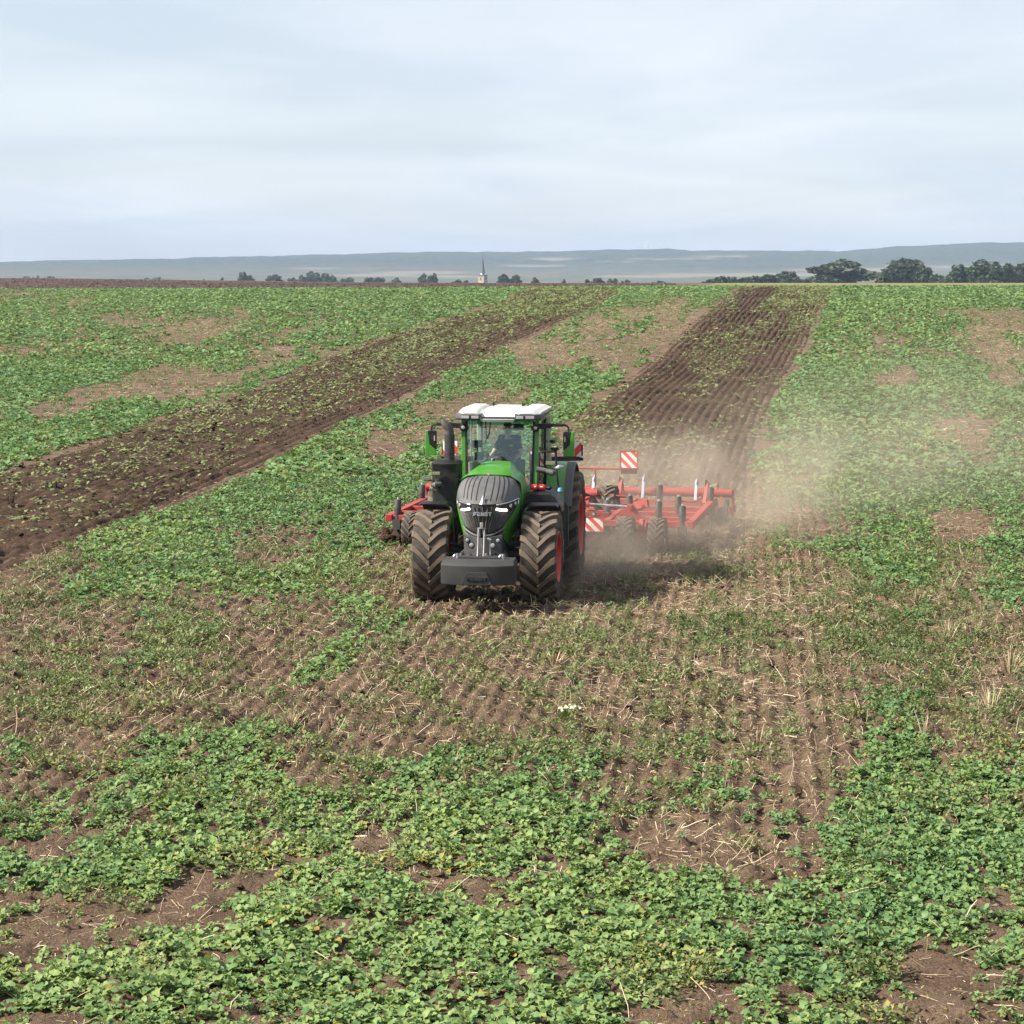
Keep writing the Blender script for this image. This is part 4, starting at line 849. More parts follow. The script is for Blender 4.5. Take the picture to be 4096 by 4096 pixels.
# spring housings, each with its tine
mb = MB(); mb.tube([(0, 0, 0), (0, 0, .05), (0, .0, .40), (0, 0, .45), (0, 0, .465)], [.072, .078, .078, .07, .045], 18); HS = mb.mesh('spring_housing', paint('dark_housing', (.022, .022, .024), .42, .3))
mb = MB(); mb.tube([(0, 0, .46), (0, 0, .505)], .028, 10); HB = mb.mesh('bolt', STEEL)
mb = MB(); mb.box((0, 0, -.10), (.17, .20, .22)); HC = mb.mesh('clamp', BLACKM)
mb = MB(); mb.tube([(0, .02, -.1), (0, .10, -.25), (0, .10, -.42), (0, .0, -.58), (0, -.1, -.72)], [.03, .03, .028, .026, .04], 8); mb.box((0, -.05, -.62), (.10, .03, .2), (.5, 0, 0)); TN = mb.mesh('tine', BLACKM)
hs = [(3.22, 2.5), (3.40, 6.5), (2.9, 4.5), (2.59, 3.5), (2.15, 6.9), (1.79, 4.4), (1.43, 3.4), (1.2, 6.0), (.75, 5.2), (.45, 3.4)]
for u, v in hs + [(-a, b) for a, b in hs[:9]]:
    if (u, v) == (-3.40, 6.5): u, v = -3.45, 5.7
    vb = min((2.5, 3.3, 4.3, 5.4, 6.8), key=lambda q: abs(q - v)) if abs(u) < 3.3 else v
    o = place('spring_housing', HS, cul, (u, vb - .02 * random.random(), .56), (R(random.uniform(-8, -3)), R(random.uniform(-1, 1)), 0)); place('bolt', HB, o); place('clamp', HC, o); place('tine', TN, o)
# depth wheels in front and transport wheels in the frame
DT = tyre_mesh('tyre', .41, .36, .20, 18, .028, R(26), 40); TT = tyre_mesh('tyre', .58, .47, .29, 18, .038, R(24), 44)
def wheel_rim(name, rim, w):
    mb = MB(); h = w * .42; mb.lathe([(-h, rim + .01), (-h * .6, rim - .04), (h * .6, rim - .04), (h, rim + .01)], n=32); mb.lathe([(.04, rim - .035), (.06, .08), (.09, .07), (.09, .001)], n=32); return mb.mesh(name, BLUESTEEL)
DR_, TR_ = wheel_rim('wheel', .20, .36), wheel_rim('wheel', .29, .47)
for sd in (-1, 1):
    for u in (2.04, 2.74):
        w_ = place('wheel', DR_, cul, (sd * u, 2.0, .41), (0, 0, 0 if sd > 0 else math.pi)); place('tyre', DT, w_, rot=(random.random(), 0, 0 if sd > 0 else math.pi))
    mb = MB(); mb.tube([(sd * 1.8, 2.0, .41), (sd * 2.95, 2.0, .41)], .045, 10); mb.beam((sd * 2.39, 2.45, .60), (sd * 2.39, 2.0, .42), .12, .14); mb.beam((sd * 2.39, 2.1, .75), (sd * 2.36, 2.0, .42), .10, .10); mb.build('wheel_fork', REDM, cul, bevel=.01)
    w_ = place('wheel', TR_, cul, (sd * 1.16, 5.0, .60), (0, 0, 0 if sd > 0 else math.pi)); place('tyre', TT, w_, rot=(random.random(), 0, 0 if sd > 0 else math.pi))
mb = MB(); mb.tube([(-1.4, 5.0, .60), (1.4, 5.0, .60)], .06, 10); mb.build('transport_axle', REDM, cul)
# pale setting bars, red hydraulic arms with hoses
for u, v in ((3.0, 6.85), (1.65, 7.4), (.47, 7.1), (-1.65, 7.4), (-3.0, 6.85)):
    mb = MB(); mb.beam((u, v, .62), (u + .03, v + .05, 1.14), .085, .03); mb.tube([(u + .02, v - .01, 1.05), (u + .045, v + .05, 1.2)], [.022, .012], 8); b_ = mb.build('setting_bar', BLUESTEEL, cul, bevel=.006)
for sd in (-1, 1):
    for u, v in ((3.25, 6.6), (1.12, 7.0)):
        mb = MB(); mb.beam((sd * u, v - .05, .62), (sd * (u + .05), v + .15, 1.10), .10, .07); mb.beam((sd * (u + .09), v + .25, .66), (sd * (u + .06), v + .15, 1.08), .05, .05); mb.tube([(sd * (u + .02), v + .14, 1.08), (sd * (u + .1), v + .14, 1.08)], .03, 8); o = mb.build('lift_arm', REDM, cul, bevel=.01)
        mb = MB(); mb.tube([(sd * (u - .6), v - .3, .70), (sd * (u - .25), v - .2, .66), (sd * (u - .06), v, .74), (sd * (u), v + .1, 1.0), (sd * (u + .02), v + .12, 1.17), (sd * (u + .06), v + .1, 1.12)], .014, 6); mb.build('hose', BLACK, o)
    # fold cylinder with bright rod, hinge plates
    mb = MB(); mb.tube([(sd * .35, 2.9, .98), (sd * 1.05, 2.9, .97)], .065, 14); mb.tube([(sd * 1.02, 2.9, .97), (sd * 1.08, 2.9, .97)], .078, 14); fc = mb.build('fold_cylinder', REDM, cul)
    mb = MB(); mb.tube([(sd * 1.05, 2.9, .97), (sd * 2.0, 2.9, .93)], .026, 10); mb.build('rod', CHROME, fc)
    mb = MB(); mb.prism([(sd * 1.6, .60), (sd * 2.55, .60), (sd * 2.2, .80), (sd * 2.08, .99), (sd * 1.96, .99), (sd * 1.85, .85)], 2.86, 2.94); mb.tube([(sd * 2.02, 2.8, .93), (sd * 2.02, 3.0, .93)], .05, 12); mb.build('hinge_plate', REDM, cul, bevel=.008)
    mb = MB(); mb.tube([(sd * .45, 4.6, 1.0), (sd * 1.0, 4.6, 1.02)], .10, 14); mb.tube([(sd * 1.0, 4.6, 1.0), (sd * 1.65, 4.7, .95)], .03, 8); mb.build('accumulator', REDM, cul)
    for q in range(3):
        mb = MB(); mb.tube([(sd * .2, 2.0 + q * .1, .8), (sd * .45, 2.6, 1.02 + q * .05), (sd * .75, 3.4, 1.12 + q * .04), (sd * .95, 4.2, 1.0), (sd * 1.0, 4.6, .8)], .016, 6); mb.build('hose', BLACK, cul)
    mb = MB(); mb.beam((sd * .25, 3.0, .7), (sd * .95, 4.7, .95), .10, .14); mb.beam((sd * 1.55, 5.0, .65), (sd * 2.2, 4.4, .85), .06, .18); mb.build('link_plate', REDM, cul, bevel=.01)
# boards
WBC = stripe_mat('red_white_diagonal_board', 1.0, 0, 0, .235)
def board(nm, c, w, h, lab=None, mir=False):
    mb = MB(); mb.box((0, 0, 0), (w, .012, h)); o = mb.build('warning_board', WBC, cul, loc=c)
    mb = MB()
    for a, b, d in (((-w / 2, 0, 0), (.02, .03, h + .04), 0), ((w / 2, 0, 0), (.02, .03, h + .04), 0), ((0, 0, h / 2 + .01), (w, .03, .02), 0), ((0, 0, -h / 2 - .01), (w, .03, .02), 0)): mb.box(a, b)
    mb.build('board_frame', REDM, o); return o
for sd in (-1, 1):
    board('', (sd * 1.15, 8.5, 1.45), .42, .40)
    mb = MB(); mb.box((sd * 1.15, 8.55, 1.15), (.40, .06, .11)); mb.build('tail_lamp', BLACK, cul, bevel=.01)
    board('', (sd * 1.42, 1.45, .70), .44, .30)
    mb = MB(); mb.tube([(sd * 1.42, 1.47, .93), (sd * 1.42, 1.42, .93)], .045, 14); lp = mb.build('marker_lamp', BLACK, cul); mb = MB(); mb.tube([(sd * 1.42, 1.42, .93), (sd * 1.42, 1.405, .93)], .036, 14); mb.build('lens', LENS, lp)
    mb = MB(); mb.beam((sd * 1.2, 1.5, .92), (sd * 1.75, 1.6, .90), .05, .09); mb.beam((sd * .1, 2.3, .62), (sd * 1.42, 1.48, .66), .06, .10); mb.build('board_arm', REDM, cul, bevel=.008)
mb = MB(); mb.tube([(-1.4, 8.52, 1.22), (1.4, 8.52, 1.22)], .028, 10); mb.tube([(-.3, 8.52, .3), (-.3, 8.52, 1.22)], .03, 8); mb.tube([(.3, 8.52, .3), (.3, 8.52, 1.22)], .03, 8); mb.beam((0, 7.5, .64), (.3, 8.5, .62), .08, .08); mb.beam((0, 7.5, .64), (-.3, 8.5, .62), .08, .08); mb.build('board_boom', REDM, cul)
# ------------------------------------------------------------------ far things
BARK = paint('bark', (.06, .045, .035), .9, .2)
def leaf_mat(name, a, b, c_, trans=.25, rough=.5, spec=.35, fine=0):
    t = NT(name); ia = t.n('ShaderNodeAttribute', attribute_name='itint', attribute_type='INSTANCER'); tint = t.math('ADD', t.attr('tint'), ia.outputs['Fac']); cc = t.ramp(tint, [(0, a), (.45, b), (.93, c_), (1, (.30, .23, .06))])
    if fine: cc = t.mix(t.val(t.noise(55, 3), .35, .7, 0, .3), cc, c_)
    p = t.bsdf(cc, rough, 0, spec)
    if not trans: return t.done(p)
    tl_ = t.n('ShaderNodeBsdfTranslucent'); t.l(t.mix(.5, cc, (.16, .24, .03)), tl_.inputs[0]); m = t.n('ShaderNodeMixShader'); m.inputs[0].default_value = trans
    t.l(p, m.inputs[1]); t.l(tl_.outputs[0], m.inputs[2]); return t.done(m.outputs[0])
TREE = leaf_mat('tree_leaves', (.012, .022, .010), (.024, .040, .015), (.050, .070, .024), .12, .6)
def crown_mesh(seed, n, lobes, size):           # many small leaf sprays through uneven lobes; unit crown: width 1, height 1
    r = np.random.default_rng(seed); C = []
    for k in range(lobes):
        d = r.normal(size=3); d /= np.linalg.norm(d); q = r.uniform(.25, .80)
        C.append((d[0] * .44 * q, d[1] * .44 * q, .48 + d[2] * .46 * q, r.uniform(.10, .19)))
    C = np.array(C); k = r.integers(0, lobes, n); d = r.normal(size=(n, 3)); d /= np.linalg.norm(d, axis=1)[:, None]
    rr = C[k, 3] * r.uniform(.45, 1.1, n) ** .6; P = C[k, :3] + d * rr[:, None] * np.array([1, 1, .85]); P[:, 2] = np.maximum(P[:, 2], .03)
    s_ = size * r.uniform(.5, 1.3, n); A = r.normal(size=(n, 3)); A /= np.linalg.norm(A, axis=1)[:, None]; B = np.cross(A, r.normal(size=(n, 3))); B /= np.linalg.norm(B, axis=1)[:, None]
    A *= s_[:, None]; B *= (s_ * .7)[:, None]
    V = np.stack([P - A, P - B * .8 + A * .2, P + A, P + B], 1).reshape(-1, 3); F = np.arange(4 * n).reshape(n, 4)
    tint = np.clip(.25 + .5 * (P[:, 2]) * 0 + r.normal(0, .2, n) + r.uniform(-.2, .3, lobes)[k], 0, 1)
    return mesh_np('crown', V, F, TREE, {'tint': np.repeat(tint, 4)})
CROWN = [crown_mesh(100 + i, 3400, 30 + 3 * i, .050) for i in range(5)]
BUSH = [crown_mesh(200 + i, 1100, 14, .065) for i in range(3)]
def trunk_mesh(seed):
    r = random.Random(seed); mb = MB(); mb.tube([(0, 0, -.15), (.01, 0, .15), (-.01, .01, .4), (.0, 0, .7)], [.045, .036, .025, .008], 8)
    for k in range(6):
        a = r.random() * 6.28; h = .2 + .07 * k; mb.tube([(0, 0, h), (.12 * math.cos(a), .12 * math.sin(a), h + .12), (.28 * math.cos(a), .28 * math.sin(a), h + .22)], [.018, .012, .004], 6)
    return mb.mesh('trunk', BARK)
TRK = [trunk_mesh(i) for i in range(3)]
ntree = 0
def tree(u, vtop, wpx, d, label, group, cat='tree', kind='tree', deep=None):
    global ntree
    x = (u - 2048) * d / FPX; g = float(zground(np.array(x), np.array(d))); top = CAM_H + (YH - vtop) * d / FPX
    H = max(1.2, top - g) if deep is None else deep; g = top - H; H *= 1.06; w_ = wpx * d / FPX * 1.6; H *= 1.0 if kind == 'tree' else 1.18
    r_ = empty('tree' if kind == 'tree' else 'bush', (x, d, g), random.random() * 6.28); tag(r_, label, cat, group)
    me = CROWN[ntree % 5] if kind == 'tree' else BUSH[ntree % 3]
    base = .05 if kind == 'tree' else 0.0
    place('crown', me, r_, (0, 0, base * H), (0, 0, 0), (w_, w_, H * (1 - base)))
    place('trunk', TRK[ntree % 3], r_, (0, 0, 0), (0, 0, 0), (H * .8, H * .8, H)); ntree += 1
S1 = 2048 / 1932
GR = 'trees along the ridge on the right'
for px, py, w_, lab in ((1015, 173, 118, 'rounded dark tree rising at the right end of the long hedge'), (1240, 131, 205, 'broadest dark round tree on the ridge, between the hedge and the utility pole'),
        (1430, 160, 85, 'smaller tree leaning against the left of the tallest ridge tree'), (1488, 116, 135, 'tallest dark tree on the ridge, right of the utility pole'), (1558, 146, 62, 'slim tree touching the right flank of the tallest ridge tree'),
        (1700, 148, 100, 'separate round tree left of the tree group at the right edge'), (1785, 132, 120, 'tallest tree of the group at the right edge of the picture'), (1845, 138, 85, 'middle tree of the group at the right edge of the picture'), (1905, 136, 95, 'dark tree cut by the right edge of the picture')):
    tree(2048 + px * S1, 900 + py * S1, w_ * S1, 880 + random.uniform(-40, 40), lab, GR)
tree(2048 + 1990 * S1, 1045, 110, 900, 'dark tree just outside the right edge of the picture', GR)
for px, py, w_, lab in ((745, 203, 60, 'low bush at the left end of the long hedge on the ridge'), (785, 194, 55, 'second bush of the long hedge from its left end'), (825, 196, 55, 'third bush of the long hedge from its left end'), (870, 197, 60, 'fourth bush of the long hedge from its left end'), (910, 193, 55, 'fifth bush of the long hedge from its left end'), (945, 196, 50, 'last bush of the long hedge, beside the rounded tree'),
        (1040, 200, 60, 'pale low bush in front of the rounded hedge tree'), (1100, 204, 55, 'lone low bush between the hedge tree and the broad tree'), (1612, 187, 75, 'pale green bush between the tallest tree and the right group'), (1400, 180, 60, 'bush beside the foot of the utility pole'), (1660, 196, 50, 'low bush left of the separate round tree'), (1885, 165, 60, 'bush in front of the trees at the right edge'), (1760, 180, 60, 'bush in front of the tallest tree of the right group')):
    tree(2048 + px * S1, 900 + py * S1, w_ * S1, 860 + random.uniform(-30, 30), lab, 'hedge bushes on the ridge', 'bush', 'bush')
GV = 'small trees round the village'
for px, py, w_, d, lab in ((1905, 178, 40, 1150, 'compact dark tree just right of the church tower'), (1932 + 15, 184, 34, 1150, 'second small dark tree right of the church tower'), (1932 + 88, 196, 28, 1150, 'third and smallest lone tree right of the church tower'), (1597, 182, 34, 1300, 'small tree left of the church, left one of a touching pair'), (1630, 177, 40, 1300, 'small tree left of the church, right one of a touching pair'),
        (1432, 192, 42, 1300, 'low dark round tree between the pale village trees'), (1310, 194, 50, 1500, 'faint thin tree right of the village tree row'), (1240, 179, 55, 1500, 'loose pale tree at the right end of the village tree row'), (1185, 176, 52, 1450, 'darkest tall tree in the middle of the village tree row'), (1148, 184, 45, 1450, 'tree left of the darkest one in the village row'), (1100, 192, 40, 1450, 'low tree at the left of the village row'),
        (1035, 182, 58, 1400, 'brownish broad tree left of the village row'), (925, 176, 54, 1400, 'leftmost tall loose tree above the ploughed field'), (838, 196, 16, 1200, 'tiny shrub on the ploughed horizon'), (1490, 195, 52, 1600, 'pale flat tree halfway between village row and church pair')):
    tree(px * S1, 900 + py * S1, w_ * S1, d, lab, GV)
for px, py, w_, d, lab in ((1932 + 325, 201, 42, 1000, 'low bush left of the middle of the horizon hedge'), (1932 + 380, 203, 38, 1000, 'low bush in the middle of the horizon hedge'), (1932 + 425, 206, 30, 1000, 'low bush at the right of the horizon hedge'), (1932 + 285, 205, 20, 1000, 'tiny pointed bush at the left of the horizon hedge'), (1932 + 195, 205, 12, 1000, 'tiny dark shrub standing alone on the ploughed horizon'),
        (1932 + 545, 210, 45, 1000, 'flat bush before the pale far field'), (1390, 199, 38, 1300, 'low pale bush right of the village row'), (1725, 207, 40, 1100, 'flat dark bush left of the church tower'), (1758, 208, 28, 1100, 'small flat bush nearest the left of the church tower'), (95, 194, 40, 2400, 'faint low bush far off at the left edge'), (140, 190, 16, 2400, 'faint tiny bush left of the middle of the far left group'), (180, 192, 42, 2400, 'faint low bush at the right of the far left group'), (600, 196, 14, 2200, 'faint tiny bush on the far left horizon'), (570, 200, 60, 2200, 'faint long low bush on the far left horizon'), (765, 203, 12, 1300, 'tiny brown shrub on the left horizon')):
    tree(px * S1, 900 + py * S1, w_ * S1, d, lab, 'low bushes along the horizon', 'bush', 'bush')
# church
d = 2000.; ch = empty('church', ((1931 - 2048) * d / FPX, d, -26), R(-33)); tag(ch, 'stone church tower with tall slate spire and white clock faces', 'church')
t = NT('tower_stone'); n1 = t.noise(1.2, 5); STONE = t.done(t.bsdf(t.ramp(n1, [(.35, (.20, .145, .10)), (.65, (.38, .30, .23))]), .9))
SLATE = paint('slate', (.040, .043, .050), .6, .1, scale=.5)
a = 3.3; zt = 19.7
mb = MB(); mb.box((0, 0, zt / 2), (2 * a, 2 * a, zt)); mb.build('tower', STONE, ch, 0)
for ax, (sx, sy) in enumerate(((0, -1), (1, 0), (0, 1), (-1, 0))):
    rz = (0, R(90), R(180), R(-90))[ax]
    mb = MB(); mb.prism([(-.75, 0), (.75, 0), (.75, 1.6), (.4, 2.4), (0, 2.8), (-.4, 2.4), (-.75, 1.6)], -a - .05, -a + .3); o = mb.build('window', DKINT, ch, 0, loc=(0, 0, zt - 4.0), rot=(0, 0, rz))
    mb = MB(); mb.box((0, -a - .1, 1.1), (.15, .08, 2.2)); mb.build('mullion', STONE, o)
mb = MB(); rows = []
for z, k in ((0, 1.13), (.15, 1.13), (1.0, .86), (1.8, .70), (3.2, .56)):
    rows.append([(math.cos(R(22.5 + 45 * j)) * a * k * (1.414 if (z < 1.5) else 1.10) * (1 if z > 1.5 else 1), math.sin(R(22.5 + 45 * j)) * a * k * (1.41 if z < 1.5 else 1.10), zt + z) for j in range(8)])
for i in range(3):
    k = (1.13, 1.13, .86)[i]; q = a * k; rows[i] = [(q, q * .5, rows[i][0][2]), (q * .5, q, rows[i][0][2]), (-q * .5, q, rows[i][0][2]), (-q, q * .5, rows[i][0][2]), (-q, -q * .5, rows[i][0][2]), (-q * .5, -q, rows[i][0][2]), (q * .5, -q, rows[i][0][2]), (q, -q * .5, rows[i][0][2])] if i == 2 else [(q, q * .98, rows[i][0][2]), (q * .98, q, rows[i][0][2]), (-q * .98, q, rows[i][0][2]), (-q, q * .98, rows[i][0][2]), (-q, -q * .98, rows[i][0][2]), (-q * .98, -q, rows[i][0][2]), (q * .98, -q, rows[i][0][2]), (q, -q * .98, rows[i][0][2])]
rows.append([(math.cos(R(22.5 + 45 * j)) * .03, math.sin(R(22.5 + 45 * j)) * .03, zt + 20.3) for j in range(8)])
mb.grid(rows, closed=True); sp_ = mb.build('spire', SLATE, ch, 20)
mb = MB(); mb.tube([(0, 0, zt + 20), (0, 0, zt + 21.3)], .07, 6); mb.build('finial', SLATE, sp_)
for rz in (0, R(90)):
    mb = MB(); mb.tube([(0, -2.5, 1.5), (0, -2.62, 1.5)], .95, 20); c_ = mb.build('clock_face', paint('clock_white', (.8, .8, .78), .5, 0), ch, 40, loc=(0, 0, zt), rot=(0, 0, rz))
    mb = MB(); mb.prism([(-1.1, 0), (1.1, 0), (1.1, 2.0), (0, 2.9), (-1.1, 2.0)], -2.5, -1.0); mb.build('dormer', SLATE, c_)
    mb = MB(); mb.beam((0, -2.65, 1.5), (.4, -2.65, 2.0), .12, .05); mb.beam((0, -2.65, 1.5), (0, -2.65, .8), .1, .05); mb.build('clock_hands', DKINT, c_)
# utility pole and wind turbine
d = 850.; x = (3515 - 2048) * d / FPX; g = float(zground(np.array(x), np.array(d))); up = empty('utility_pole', (x, d, g)); tag(up, 'thin wooden utility pole between the broad tree and the tallest tree', 'pole')
tp = CAM_H + (YH - 1088) * d / FPX - g
mb = MB(); mb.tube([(0, 0, 0), (0, 0, tp)], [.22, .16], 8); mb.build('post', BARK, up); mb = MB(); mb.box((0, 0, tp - .8), (1.9, .14, .16)); mb.build('crossarm', BARK, up)
for xx in (-.8, 0, .8): mb = MB(); mb.tube([(xx, 0, tp - .7), (xx, 0, tp - .35)], .09, 6); mb.build('insulator', BLACKM, up)
d = 6900.; x = (2589 - 2048) * d / FPX; wtb = empty('wind_turbine', (x, d, 10)); tag(wtb, 'faint white wind turbine on the wooded hilltop', 'wind turbine')
WT = paint('turbine_white', (.7, .7, .7), .5, 0); hz_ = CAM_H + (YH - 981) * d / FPX - 10
mb = MB(); mb.tube([(0, 0, 0), (0, 0, hz_)], [2.2, 1.3], 10); mb.build('tower', WT, wtb); mb = MB(); mb.box((0, 1, hz_ + .8), (2.6, 6, 2.6)); mb.build('nacelle', WT, wtb, bevel=.3)
for k in range(3):
    a = R(95 + 120 * k); mb = MB(); mb.tube([(0, -2.6, hz_ + .8), (6 * math.cos(a), -2.6, hz_ + .8 + 6 * math.sin(a)), (17 * math.cos(a), -2.6, hz_ + .8 + 17 * math.sin(a))], [.7, .9, .25], 6); mb.build('blade', WT, wtb)
# ------------------------------------------------------------------ crop, weeds, straw, clods
LEAF = leaf_mat('rapeseed_leaf', (.066, .136, .060), (.122, .206, .074), (.220, .280, .092), .30, .55, .22)
WEED = leaf_mat('weed_leaf', (.052, .085, .026), (.098, .136, .040), (.18, .19, .068), .25, .55, .3)
CHOP = leaf_mat('chopped_leaf', (.085, .118, .038), (.150, .185, .064), (.225, .240, .10), .2, .6, .3)
STRAWM = leaf_mat('straw', (.22, .15, .085), (.40, .30, .19), (.62, .53, .39), 0, .6, .3)
def leaf(r, L, Wd, nr, fold=.22):
    """a stalked, lobed, wavy blade along +y, 3 verts per row"""
    V = []; ph = r.uniform(0, 6.28); droop = r.uniform(.15, .75)
    ss = np.array([0, .32, .44, .62, .84, 1.0]) if nr == 6 else np.linspace(0, 1, nr)
    prof = np.interp(ss, [0, .28, .36, .48, .62, .80, .93, 1.0], [.035, .05, .26, .82, 1.0, .92, .66, .30])
    for i in range(nr):
        s_ = ss[i]; w_ = Wd / 2 * prof[i] * (1 + .22 * math.sin(ph + i * 2.6)); y = L * s_; z = -droop * L * max(0, s_ - .3) ** 2
        tw_ = .20 * Wd * math.sin(ph * 2 + i * 1.9) * (s_ > .3)
        V += [(-w_, y, z + fold * w_ + tw_), (0, y + (.03 * L if i == nr - 1 else 0), z), (w_, y, z + fold * w_ - tw_)]
    F = []
    for i in range(nr - 1):
        for j in (0, 1): F.append((i * 3 + j, i * 3 + j + 1, i * 3 + 4 + j, i * 3 + 3 + j))
    return np.array(V), np.array(F)
def rotm(az, el, roll=0):
    return np.array(Matrix.Rotation(az, 3, 'Z') @ Matrix.Rotation(el, 3, 'X') @ Matrix.Rotation(roll, 3, 'Y'))
def plant(seed, nleaf, nr, L0=.104, W0=.066, el=(4, 50), rise=.02):
    r = np.random.default_rng(seed); parts = []
    for k in range(nleaf):
        f = k / max(1, nleaf - 1); L = L0 * r.uniform(.72, 1.2) * (1 - .28 * f); v, q = leaf(r, L, W0 * r.uniform(.75, 1.15) * (1 - .2 * f), nr)
        M = rotm(k * 2.4 + r.uniform(-.4, .4), R(r.uniform(*el)) * (.65 + .5 * f), r.uniform(-.35, .35)); parts.append(((v @ M.T) + np.array([0, 0, rise * f * 3]), q))
    return parts
def flat(parts):
    V, F, I, b = [], [], [], 0
    for i, (v, q) in enumerate(parts): V.append(v); F.append(q + b); I.append(np.full(len(v), i)); b += len(v)
    return np.concatenate(V), np.concatenate(F), np.concatenate(I)
def scatter_mesh(name, temps, x, y, z, sc, tint, mat, tilt=.14, leafvar=.2, seed=5, lab=None, cat=None, yaw=None):
    r = np.random.default_rng(seed); N = len(x); var = r.integers(0, len(temps), N); VV, FF, TT, b = [], [], [], 0
    for k, parts in enumerate(temps):
        m = np.where(var == k)[0]
        if not len(m): continue
        v, f, li = flat(parts); n = len(m); a = r.uniform(0, 6.283, n) if yaw is None else yaw[m]; c, s_ = np.cos(a), np.sin(a); tx, ty = r.normal(0, tilt, n), r.normal(0, tilt, n)
        X = v[None, :, 0] * c[:, None] - v[None, :, 1] * s_[:, None]; Y = v[None, :, 0] * s_[:, None] + v[None, :, 1] * c[:, None]; Zz = v[None, :, 2] + X * tx[:, None] + Y * ty[:, None]
        S = sc[m][:, None]; P = np.stack([X * S + x[m][:, None], Y * S + y[m][:, None], Zz * S + z[m][:, None]], 2).reshape(-1, 3)
        lt = r.normal(0, leafvar, (n, li.max() + 1))[:, li] + tint[m][:, None]
        VV.append(P); FF.append((f[None] + (np.arange(n) * len(v))[:, None, None]).reshape(-1, f.shape[1]) + b); TT.append(np.clip(lt, 0, 1).ravel()); b += len(P)
    o = link(bpy.data.objects.new(name, mesh_np(name, np.concatenate(VV), np.concatenate(FF), mat, {'tint': np.concatenate(TT)}, smooth=True)))
    tag(o, lab, cat, None, 'stuff'); return o
PROTO = {}
def scatter_inst(name, temps, x, y, z, sc, tint, mat, tilt=.14, leafvar=.2, seed=5, lab=None, cat=None):
    """the same scatter as plant instances on points (geometry nodes)"""
    r = np.random.default_rng(seed); key = id(temps[0][0][0]), len(temps)
    if key not in PROTO:
        pc = bpy.data.collections.new(name + '_kinds')
        for k, parts in enumerate(temps):
            v, f, li = flat(parts); me = mesh_np(name + '_kind', v, f, mat, {'tint': r.normal(0, leafvar, li.max() + 1)[li]}, smooth=True)
            pc.objects.link(bpy.data.objects.new('%s_kind_%02d' % (name, k), me))
        g = bpy.data.node_groups.new(name + '_scatter', 'GeometryNodeTree'); g.interface.new_socket('Geometry', in_out='INPUT', socket_type='NodeSocketGeometry'); g.interface.new_socket('Geometry', in_out='OUTPUT', socket_type='NodeSocketGeometry')
        N = g.nodes.new; gi, go, ip, ci, er = N('NodeGroupInput'), N('NodeGroupOutput'), N('GeometryNodeInstanceOnPoints'), N('GeometryNodeCollectionInfo'), N('FunctionNodeEulerToRotation')
        ci.inputs['Collection'].default_value = pc; ci.inputs['Separate Children'].default_value = True; ci.inputs['Reset Children'].default_value = True; ip.inputs['Pick Instance'].default_value = True
        def na(nm, ty): q = N('GeometryNodeInputNamedAttribute'); q.data_type = ty; q.inputs['Name'].default_value = nm; return [s_ for s_ in q.outputs if s_.enabled and s_.name == 'Attribute'][0]
        L_ = g.links.new; L_(gi.outputs[0], ip.inputs['Points']); L_(ci.outputs[0], ip.inputs['Instance']); L_(na('kind_index', 'INT'), ip.inputs['Instance Index']); L_(na('turn', 'FLOAT_VECTOR'), er.inputs[0]); L_(er.outputs[0], ip.inputs['Rotation']); L_(na('size', 'FLOAT'), ip.inputs['Scale']); L_(ip.outputs[0], go.inputs[0]); PROTO[key] = g
    n = len(x); me = bpy.data.meshes.new(name); me.vertices.add(n); me.vertices.foreach_set('co', np.stack([x, y, z], 1).astype(np.float32).ravel())
    def at(nm, ty, d_, fld='value'): me.attributes.new(nm, ty, 'POINT').data.foreach_set(fld, d_)
    at('itint', 'FLOAT', np.asarray(tint, np.float32)); at('size', 'FLOAT', np.asarray(sc, np.float32)); at('kind_index', 'INT', r.integers(0, len(temps), n).astype(np.int32))
    at('turn', 'FLOAT_VECTOR', np.stack([r.normal(0, tilt, n), r.normal(0, tilt, n), r.uniform(0, 6.283, n)], 1).astype(np.float32).ravel(), 'vector')
    me.materials.append(mat); o = link(bpy.data.objects.new(name, me)); o.modifiers.new('scatter', 'NODES').node_group = PROTO[key]; tag(o, lab, cat, None, 'stuff'); return o
def points(d0, d1, dens, margin=1.25):
    half = lambda d: .24 * d * margin + .8
    hw = half(d1); n = int(dens * (d1 - d0) * 2 * hw); x = rng.uniform(-hw, hw, n); y = rng.uniform(d0, d1, n); k = np.abs(x) < half(y); return x[k], y[k]
def clear_of_machine(x, y):
    lx = (x - TX) * math.cos(-TRZ) - (y - TY) * math.sin(-TRZ); ly = (x - TX) * math.sin(-TRZ) + (y - TY) * math.cos(-TRZ)
    foot = (np.abs(lx) < 1.5) & (ly > -.55) & (ly < 4.5) & ((np.abs(lx) > .62) | (ly > 2))
    u = (x - CX) * math.cos(-CRZ) - (y - CY) * math.sin(-CRZ); v = (x - CX) * math.sin(-CRZ) + (y - CY) * math.cos(-CRZ)
    imp = (np.abs(u) < 3.7) & (v > 2.6) & (v < 8.7)
    whl = (np.abs(np.abs(u) - 2.4) < .7) & (np.abs(v - 2.0) < .35)
    return ~(foot | imp | whl)
